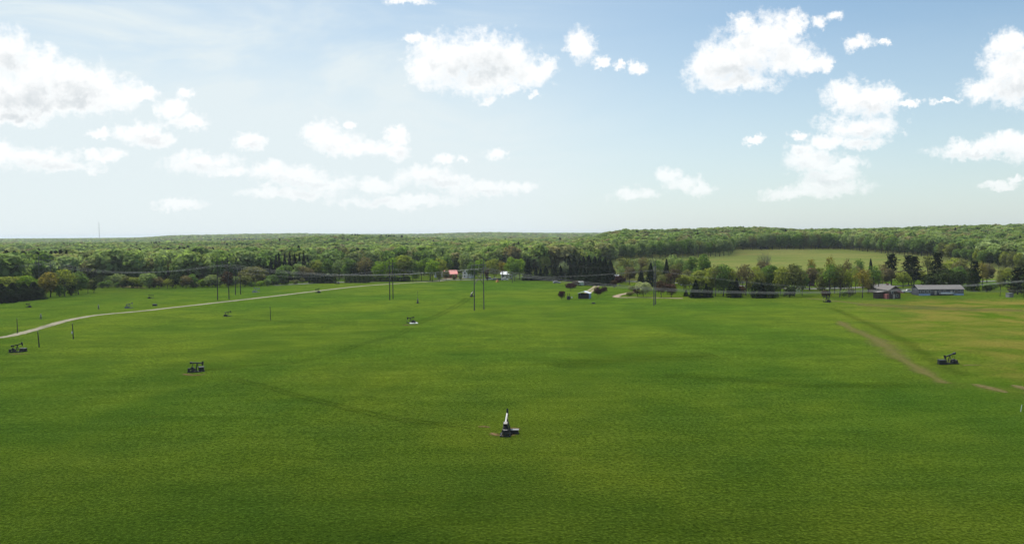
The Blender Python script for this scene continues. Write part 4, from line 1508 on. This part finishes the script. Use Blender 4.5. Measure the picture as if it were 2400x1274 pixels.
house(2097, 700, 5.4, 9.5, 4.1, 5.6, 6, 'dark brown gabled wooden house with a rusty lean-to roof, beside the thin trees', m_brown, m_shingle,
      wins=[(-1.2, 2.4, .7, .9), (1.1, .9, .8, 1)], doors=[(-.4, .9, 2.1)], axis='y', chimney=(.9, 7.2), extra=lean_to, over=.5)
house(2070, 686, 9, 6, 2.6, 4.0, 4, 'low grey-roofed annex behind the dark brown wooden house', m_brown, m_greyroof, wins=[(-2.5, 1, .9, .9), (1.5, 1, .9, .9)], doors=[(0, .9, 2)])
house(1895, 670, 6.6, 6, 2.9, 4.4, 0, 'small red brick house with tan roof seen through a gap in the trees', m_brick, m_greyroof, wins=[(-2, 1.1, 1, 1), (2, 1.1, 1, 1)], doors=[(0, .9, 2.1)], chimney=(-2, 3))
house(1902, 652, 5.6, 5, 2.3, 3.5, 4, 'white-roofed shed up the slope behind the brick house', m_navy, m_whiteroof, wins=[(-1.4, 1, .8, .8)], doors=[(.8, 1.2, 2)], name='shed', cat='shed')
house(1957, 673, 10, 6, 2.6, 4.0, -3, 'blue-grey trailer home half hidden behind thin trees', m_bluewall, m_greyroof, wins=[(-3, 1, 1, .9), (0, 1, 1, .9), (3, 1, 1, .9)], doors=[(1.5, .9, 2)])
house(1440, 662, 6.4, 6, 3.3, 4.5, 3, 'blue house with a white metal roof beside the dark spruce grove', m_bluewall, m_whiteroof, wins=[(-2, 1.2, .9, 1.1), (2, 1.2, .9, 1.1)], doors=[(.2, .9, 2.1)])
house(1612, 668, 7.5, 5, 2.6, 3.6, 0, 'small pale-roofed building glimpsed behind the clipped conifers', m_white, m_whiteroof, wins=[(-2, 1, .9, .9), (2, 1, .9, .9)], doors=[(0, .9, 2)])
house(1712, 668, 10, 6, 2.5, 3.8, -12, 'white-roofed trailer showing between the trunks of the tall garden trees', m_tan, m_whiteroof, wins=[(-3, 1, .9, .9), (2, 1, .9, .9)], doors=[(0, .9, 2)])
house(1742, 664, 8, 6, 2.6, 4.0, -4, 'tan-roofed house behind the brownish garden trees', m_tan, m_tan, wins=[(-2, 1, .9, .9), (2, 1, .9, .9)], doors=[(0, .9, 2)])


def barn_ext(r):
    part('barn_door', bx(-4.6, -3.2, -.06, .0, .1, 2.2), m_white, r)


house(1058, 652, 8.2, 8, 3.1, 5.3, 14, 'red barn with a bright red rounded roof behind the gravel drive', m_redwall, m_redroof, wins=[(-2.6, 1.3, 1.2, 1.2)], doors=[(1.5, 1.6, 2.3)], name='barn', cat='barn', over=.5)
house(1032, 650, 8.0, 9, 5.0, 7.2, 8, 'white two-storey gabled house left of the red barn', m_white, m_greyroof, wins=[(-2.2, 3.6, .9, 1.2), (0, 3.6, .9, 1.2), (2.2, 3.6, .9, 1.2), (-2.2, 1, .9, 1.2), (2.2, 1, .9, 1.2)],
      doors=[(0, .9, 2.1)], axis='y')
house(1095, 652, 6.6, 8, 4.2, 6.4, -10, 'white gabled house right of the red barn', m_white, m_whiteroof, wins=[(-1.6, 3, .9, 1.2), (1.4, 3, .9, 1.2), (-1.8, 1, .9, 1)], doors=[(.6, .9, 2.1)], axis='y')
house(1188, 652, 8, 7, 2.8, 4.4, 0, 'white bungalow under the bright green roadside trees', m_white, m_whiteroof, wins=[(-2.5, 1, 1, 1), (2.5, 1, 1, 1)], doors=[(0, .9, 2.1)])
house(1350, 657, 7, 6, 2.6, 4.0, 0, 'tan bungalow hidden behind the roadside spruces', m_tan, m_greyroof, wins=[(-2, 1, 1, 1), (2, 1, 1, 1)], doors=[(0, .9, 2.1)])

# open-fronted shed with white roof
r = thing('open_shed', 'open-fronted shed with bluish-white metal roof on the meadow below the spruces', 'shed', G(1368, 700), R(-16))
for x in (-2.4, 2.4):
    for y in (0, 4.6):
        part('post', bx(x - .08, x + .08, y - .08, y + .08, 0, 2.35), m_ltblue, r)
part('side_panel', bx(2.49, 2.55, 0, 4.7, .1, 2.35), m_ltblue, r)
part('side_panel', bx(-2.55, -2.49, 0, 4.7, .1, 2.35), m_navy, r)
part('back_panel', bx(-2.48, 2.48, 4.70, 4.76, .1, 2.3), m_navy, r)
part('front_panel', merge([bx(-2.48, 2.48, -.14, -.09, .1, 1.25), bx(-2.48, -1.5, -.14, -.09, 1.253, 2.2), bx(1.5, 2.48, -.14, -.09, 1.253, 2.2)]), m_black, r)
for s in (-1, 1):
    pl = [(s * 2.85, 2.36), (0, 3.3), (0, 3.38), (s * 2.85, 2.44)]
    pr = prism(pl, -.4, 5.1)
    part('roof', pr, m_whiteroof, r)

# twin-post rig beside it
r = thing('well_rig', 'dark rig with two upright posts and a white dish by the small purple tree', 'rig', G(1333, 702), R(10))
part('post', tube([(-.45, 0, 0), (-.5, 0, 3.0)], [.12, .10], 7), m_black, r)
part('post', tube([(.35, 0, 0), (.4, 0, 3.0)], [.12, .10], 7), m_black, r)
part('body', merge([bx(-.8, .7, -.5, .5, .1, 1.3), bx(-.6, .2, -.4, .4, 1.303, 1.7)]), m_black, r)
part('dish', tube([(1.0, -.3, .9), (1.15, -.45, 1.0), (1.3, -.6, 1.1)], [.05, .25, .45], 10), m_white, r)

# white guard rail by the road
p = G(1866, 684)
r = thing('guard_rail', 'short white guard rail beside the road before the dark bushes', 'rail', p, R(-4))
part('rail', merge([bx(-1.9, 1.9, -.04, .04, 1.0, 1.15), bx(-1.9, 1.9, -.04, .04, .5, .62)]), m_white, r)
for x in (-1.8, -.6, .6, 1.8):
    part('post', bx(x - .08, x + .08, .043, .18, 0, 1.2), m_white, r)


# ---- vehicles
def car(px, py, rz, paint, label, L=4.6, h=1.5, name='parked_car', cat='car', truck=False):
    r = thing(name, label, cat, G(px, py), R(rz), 1)
    l = L / 2
    if truck:
        prof = [(-l, .45), (l, .45), (l, 1.0), (l * .62, 1.12), (l * .42, h + .25), (-l * .08, h + .25), (-l * .12, 1.15), (-l, 1.15)]
        cab = [(l * .60, 1.15), (l * .40, h + .18), (-l * .04, h + .18), (-l * .06, 1.15)]
    else:
        prof = [(-l, .4), (l, .4), (l, .85), (l * .55, 1.0), (l * .22, h), (-l * .6, h), (-l * .92, 1.0), (-l, .95)]
        cab = [(l * .50, 1.02), (l * .21, h - .06), (-l * .57, h - .06), (-l * .82, 1.02)]
    b = part('body', prism(prof, -.88, .88), paint, r)
    part('windows', prism(cab, -.895, .895), m_glass, b)
    for x in (-l * .62, l * .62):
        for s in (-1, 1):
            w = part('wheel', cyl((x, .34), .34, s * .82 - .1, s * .82 + .1, 12), m_tyre, r)
            part('rim', cyl((x, .34), .18, s * .93 - .02, s * .93 + .02, 8), m_silver, w)
    return r


car(1148, 656, 5, m_white, 'white van parked on the verge beyond the nearest two-pole tower', 5.2, 1.9, 'parked_van', 'van')
car(1162, 656.5, 0, m_silver, 'silver car parked right of the white van')
car(1172, 657, 0, m_darkcar, 'dark car parked beside the silver one under the green trees')
car(1183, 657, 3, m_white, 'white car at the right end of the parked row under the trees')
car(1305, 664, 4, m_silver, 'silver-grey car alone on the grass before the roadside spruces')
car(2126, 686, -10, m_white, 'white pickup truck parked right of the dark brown wooden house', 4.8, 1.5, 'pickup_truck', 'truck', True)
car(1876, 673, 0, m_white, 'white car beside the red brick house')
# pale camper under an awning
r = thing('camper', 'pale green camper with a flat awning by the purple-leaved tree', 'camper', G(1359, 670), R(3))
b = part('body', prism([(-2.1, .5), (2.1, .5), (2.3, 1.4), (2.0, 2.3), (-2.1, 2.3)], 0, 2), m_green, r)
part('window', bx(-1.3, -.3, -.03, .0, 1.2, 1.8), m_glass, b)
part('awning', merge([bx(-2.8, 2.2, -1.8, 2.1, 2.45, 2.55), beam((-2.7, -1.7, 0), (-2.7, -1.7, 2.45), .08), beam((2.1, -1.7, 0), (2.1, -1.7, 2.45), .08)]), m_white, r)
for s in (-.5, .5):
    part('wheel', cyl((s, .35), .33, -.02, .2, 12), m_tyre, r)
# boat under a white cover in front of the long house
r = thing('covered_boat', 'white covered boat on a trailer before the long low house', 'boat', G(2219, 692), R(-3))
hull = []
for i, (x, wv, zb, zt) in enumerate(((-3.2, .9, .55, 1.15), (-1.5, 1.05, .45, 1.25), (.5, 1.0, .45, 1.3), (2.2, .6, .6, 1.25), (3.3, .08, .95, 1.15))):
    hull.append([(x, -wv, zt - .25), (x, -wv * .6, zb), (x, wv * .6, zb), (x, wv, zt - .25), (x, wv * .5, zt + .12), (x, -wv * .5, zt + .12)])
Vh = [v for ring in hull for v in ring]
Fh = [(i * 6 + k, i * 6 + (k + 1) % 6, (i + 1) * 6 + (k + 1) % 6, (i + 1) * 6 + k) for i in range(4) for k in range(6)] + [tuple(range(5, -1, -1)), tuple(range(24, 30))]
part('hull', (Vh, Fh), m_white, r)
part('trailer', merge([beam((-3, -.5, .4), (4.2, 0, .4), .1), beam((-3, .5, .4), (4.2, 0, .4), .1)]), m_black, r)
for s in (-1, 1):
    part('wheel', cyl((-1.2, .32), .32, s * 1.0 - .1, s * 1.0 + .1, 12), m_tyre, r)
# orange tent-like awning by the road and a stone block
r = thing('play_tent', 'little orange play tent on the grass right of the nearest two-pole tower', 'tent', G(1166, 660.5), R(20))
part('canvas', ([(-1, -1, 0), (1, -1, 0), (1, 1, 0), (-1, 1, 0), (0, -.1, 1.8), (0, .1, 1.8)], [(0, 1, 4), (1, 2, 5, 4), (2, 3, 5), (3, 0, 4, 5)]), m_orange, r)
part('pole', tube([(0, -1.1, 0), (0, -.1, 1.9)], [.04, .04], 5), m_silver, r)
r = thing('stone_block', 'grey square concrete block in the grass near the far right dark trees', 'block', G(2366, 696), R(12))
part('block', bx(-1.1, 1.1, -1, 1, 0, 1.7), m_concrete, r)
part('cap', bx(-1.2, 1.2, -1.1, 1.1, 1.703, 1.85), m_grey, r)
# white marker stake in the near right grass
r = thing('marker_stake', 'white marker stake leaning in the grass below the bare soil patch', 'stake', G(2392, 964), 0)
part('stake', beam((0, 0, -.1), (.16, 0, 1.0), .05), m_white, r)
part('tip', beam((.16, 0, 1.003), (.19, 0, 1.15), .055), m_white, r)

# far radio mast on the left skyline
ux, _ = uv(233, 560)
D_ = 3700
r = thing('radio_mast', 'thin lattice radio mast on the far left skyline', 'mast', (ux * D_, D_, Hs(ux * D_, D_)), 0)
hm = 95
legs = []
for k in range(3):
    a = math.tau * k / 3
    legs.append((math.cos(a) * 1.4, math.sin(a) * 1.4))
pp = [tube([(x, y, 0), (x * .5, y * .5, hm)], [.28, .2], 5) for x, y in legs]
for i in range(40):
    z0, z1 = hm * i / 40, hm * (i + 1) / 40
    for k in range(3):
        a, b = legs[k], legs[(k + 1) % 3]
        s0, s1 = 1 - .5 * z0 / hm, 1 - .5 * z1 / hm
        pp.append(tube([(a[0] * s0, a[1] * s0, z0), (b[0] * s1, b[1] * s1, z1)], [.12, .12], 4))
part('lattice', merge(pp), m_silver, r)
part('antenna', tube([(0, 0, hm), (0, 0, hm + 8)], [.3, .15], 5), m_silver, r)

# ------------------------------------------------------------------ tree labels: what sets each apart
LAND = [(45, 'the far-left conifer clump'), (165, 'the tree-bound two-pole tower'), (280, 'the tawny grass strip'), (400, 'the far lone pumpjack'), (523, 'the tower above the lane'),
        (598, 'the pale grey pumpjack'), (680, 'the dark spire grove'), (755, 'the black clipped hedge'), (838, 'the dark green hedge'), (938, 'the street lamp'), (1058, 'the red barn'),
        (1123, 'the nearest two-pole tower'), (1188, 'the white bungalow'), (1299, 'the lone silver car'), (1368, 'the open white-roofed shed'), (1440, 'the blue house'), (1535, 'the right-hand tower'),
        (1630, 'the triangular spruce'), (1712, 'the white-roofed trailer'), (1792, 'the bare fan-shaped tree'), (1895, 'the brick house'), (1957, 'the blue-grey trailer'),
        (2020, 'the pasture-top pumpjack'), (2097, 'the brown wooden house'), (2206, 'the long low house'), (2290, 'the long house\'s right end'), (2366, 'the concrete block')]
COLW = {N_: 'near-black', B_: 'blue-green'}
ROWW = {'edge': 'at the meadow edge', 'yard': 'near houses', 'hill': 'in the hillside edge', 'wood': 'inside the wood'}
ORD = ['', 'second ', 'third ', 'fourth ', 'fifth ', 'sixth ', 'seventh ', 'eighth ', 'ninth ', 'tenth ', 'eleventh ', 'twelfth ']
buckets = {}
for t in TREES:
    if t['label']:
        continue
    k = min(range(len(LAND)), key=lambda i: abs(LAND[i][0] - t['px']))
    side = 'left' if t['px'] < LAND[k][0] - 14 else 'right' if t['px'] > LAND[k][0] + 14 else 'level'
    if t['row'] == 'yard' and t['px'] < 700:
        t['row'] = 'edge'
    buckets.setdefault((t['colour'], t['kind'], t['row'], k, side), []).append(t)
for (col, kind, row, k, side), lst in buckets.items():
    lst.sort(key=lambda t: abs(t['px'] - LAND[k][0]))
    for i, t in enumerate(lst):
        sw = {'left': 'left of', 'right': 'right of', 'level': 'in line with'}[side]
        sh = SHAPE_WORD[kind].replace('broadleaf ', '')
        lab = f"{COLW.get(col, col)} {sh} {ROWW[row]}, {ORD[min(i, 11)]}{sw} {LAND[k][1]}"
        t['o']['label'] = lab
        g = {'spruce_tree': 'near-black spruces', 'conifer_shrub': 'clipped dark conifers', 'pine_tree': 'dark pines', 'bush': 'bushes', 'broadleaf_tree': 'broadleaf trees'}[NAME[kind]]
        t['o']['group'] = g + ' ' + {'edge': 'along the meadow edge', 'yard': 'round the houses', 'hill': 'edging the hillside wood', 'wood': 'in the front of the wood'}[row]

# ------------------------------------------------------------------ haze
HAZE_DENSITY = 6e-5
hz_o = part('haze', bx(-16000, 16000, -3000, 22000, -60, 58), None, None)
m, t, out = new_mat('haze_air')
pv = t.add('ShaderNodeVolumePrincipled')
pv.inputs['Color'].default_value = (.80, .90, 1.0, 1)
pv.inputs['Density'].default_value = HAZE_DENSITY
pv.inputs['Anisotropy'].default_value = 0.25
t.link(pv.outputs[0], out.inputs['Volume'])
hz_o.data.materials.append(m)
hz_o['kind'] = 'stuff'
hz_o['label'] = 'thin pale air that fades the far woods'
hz_o['category'] = 'haze'
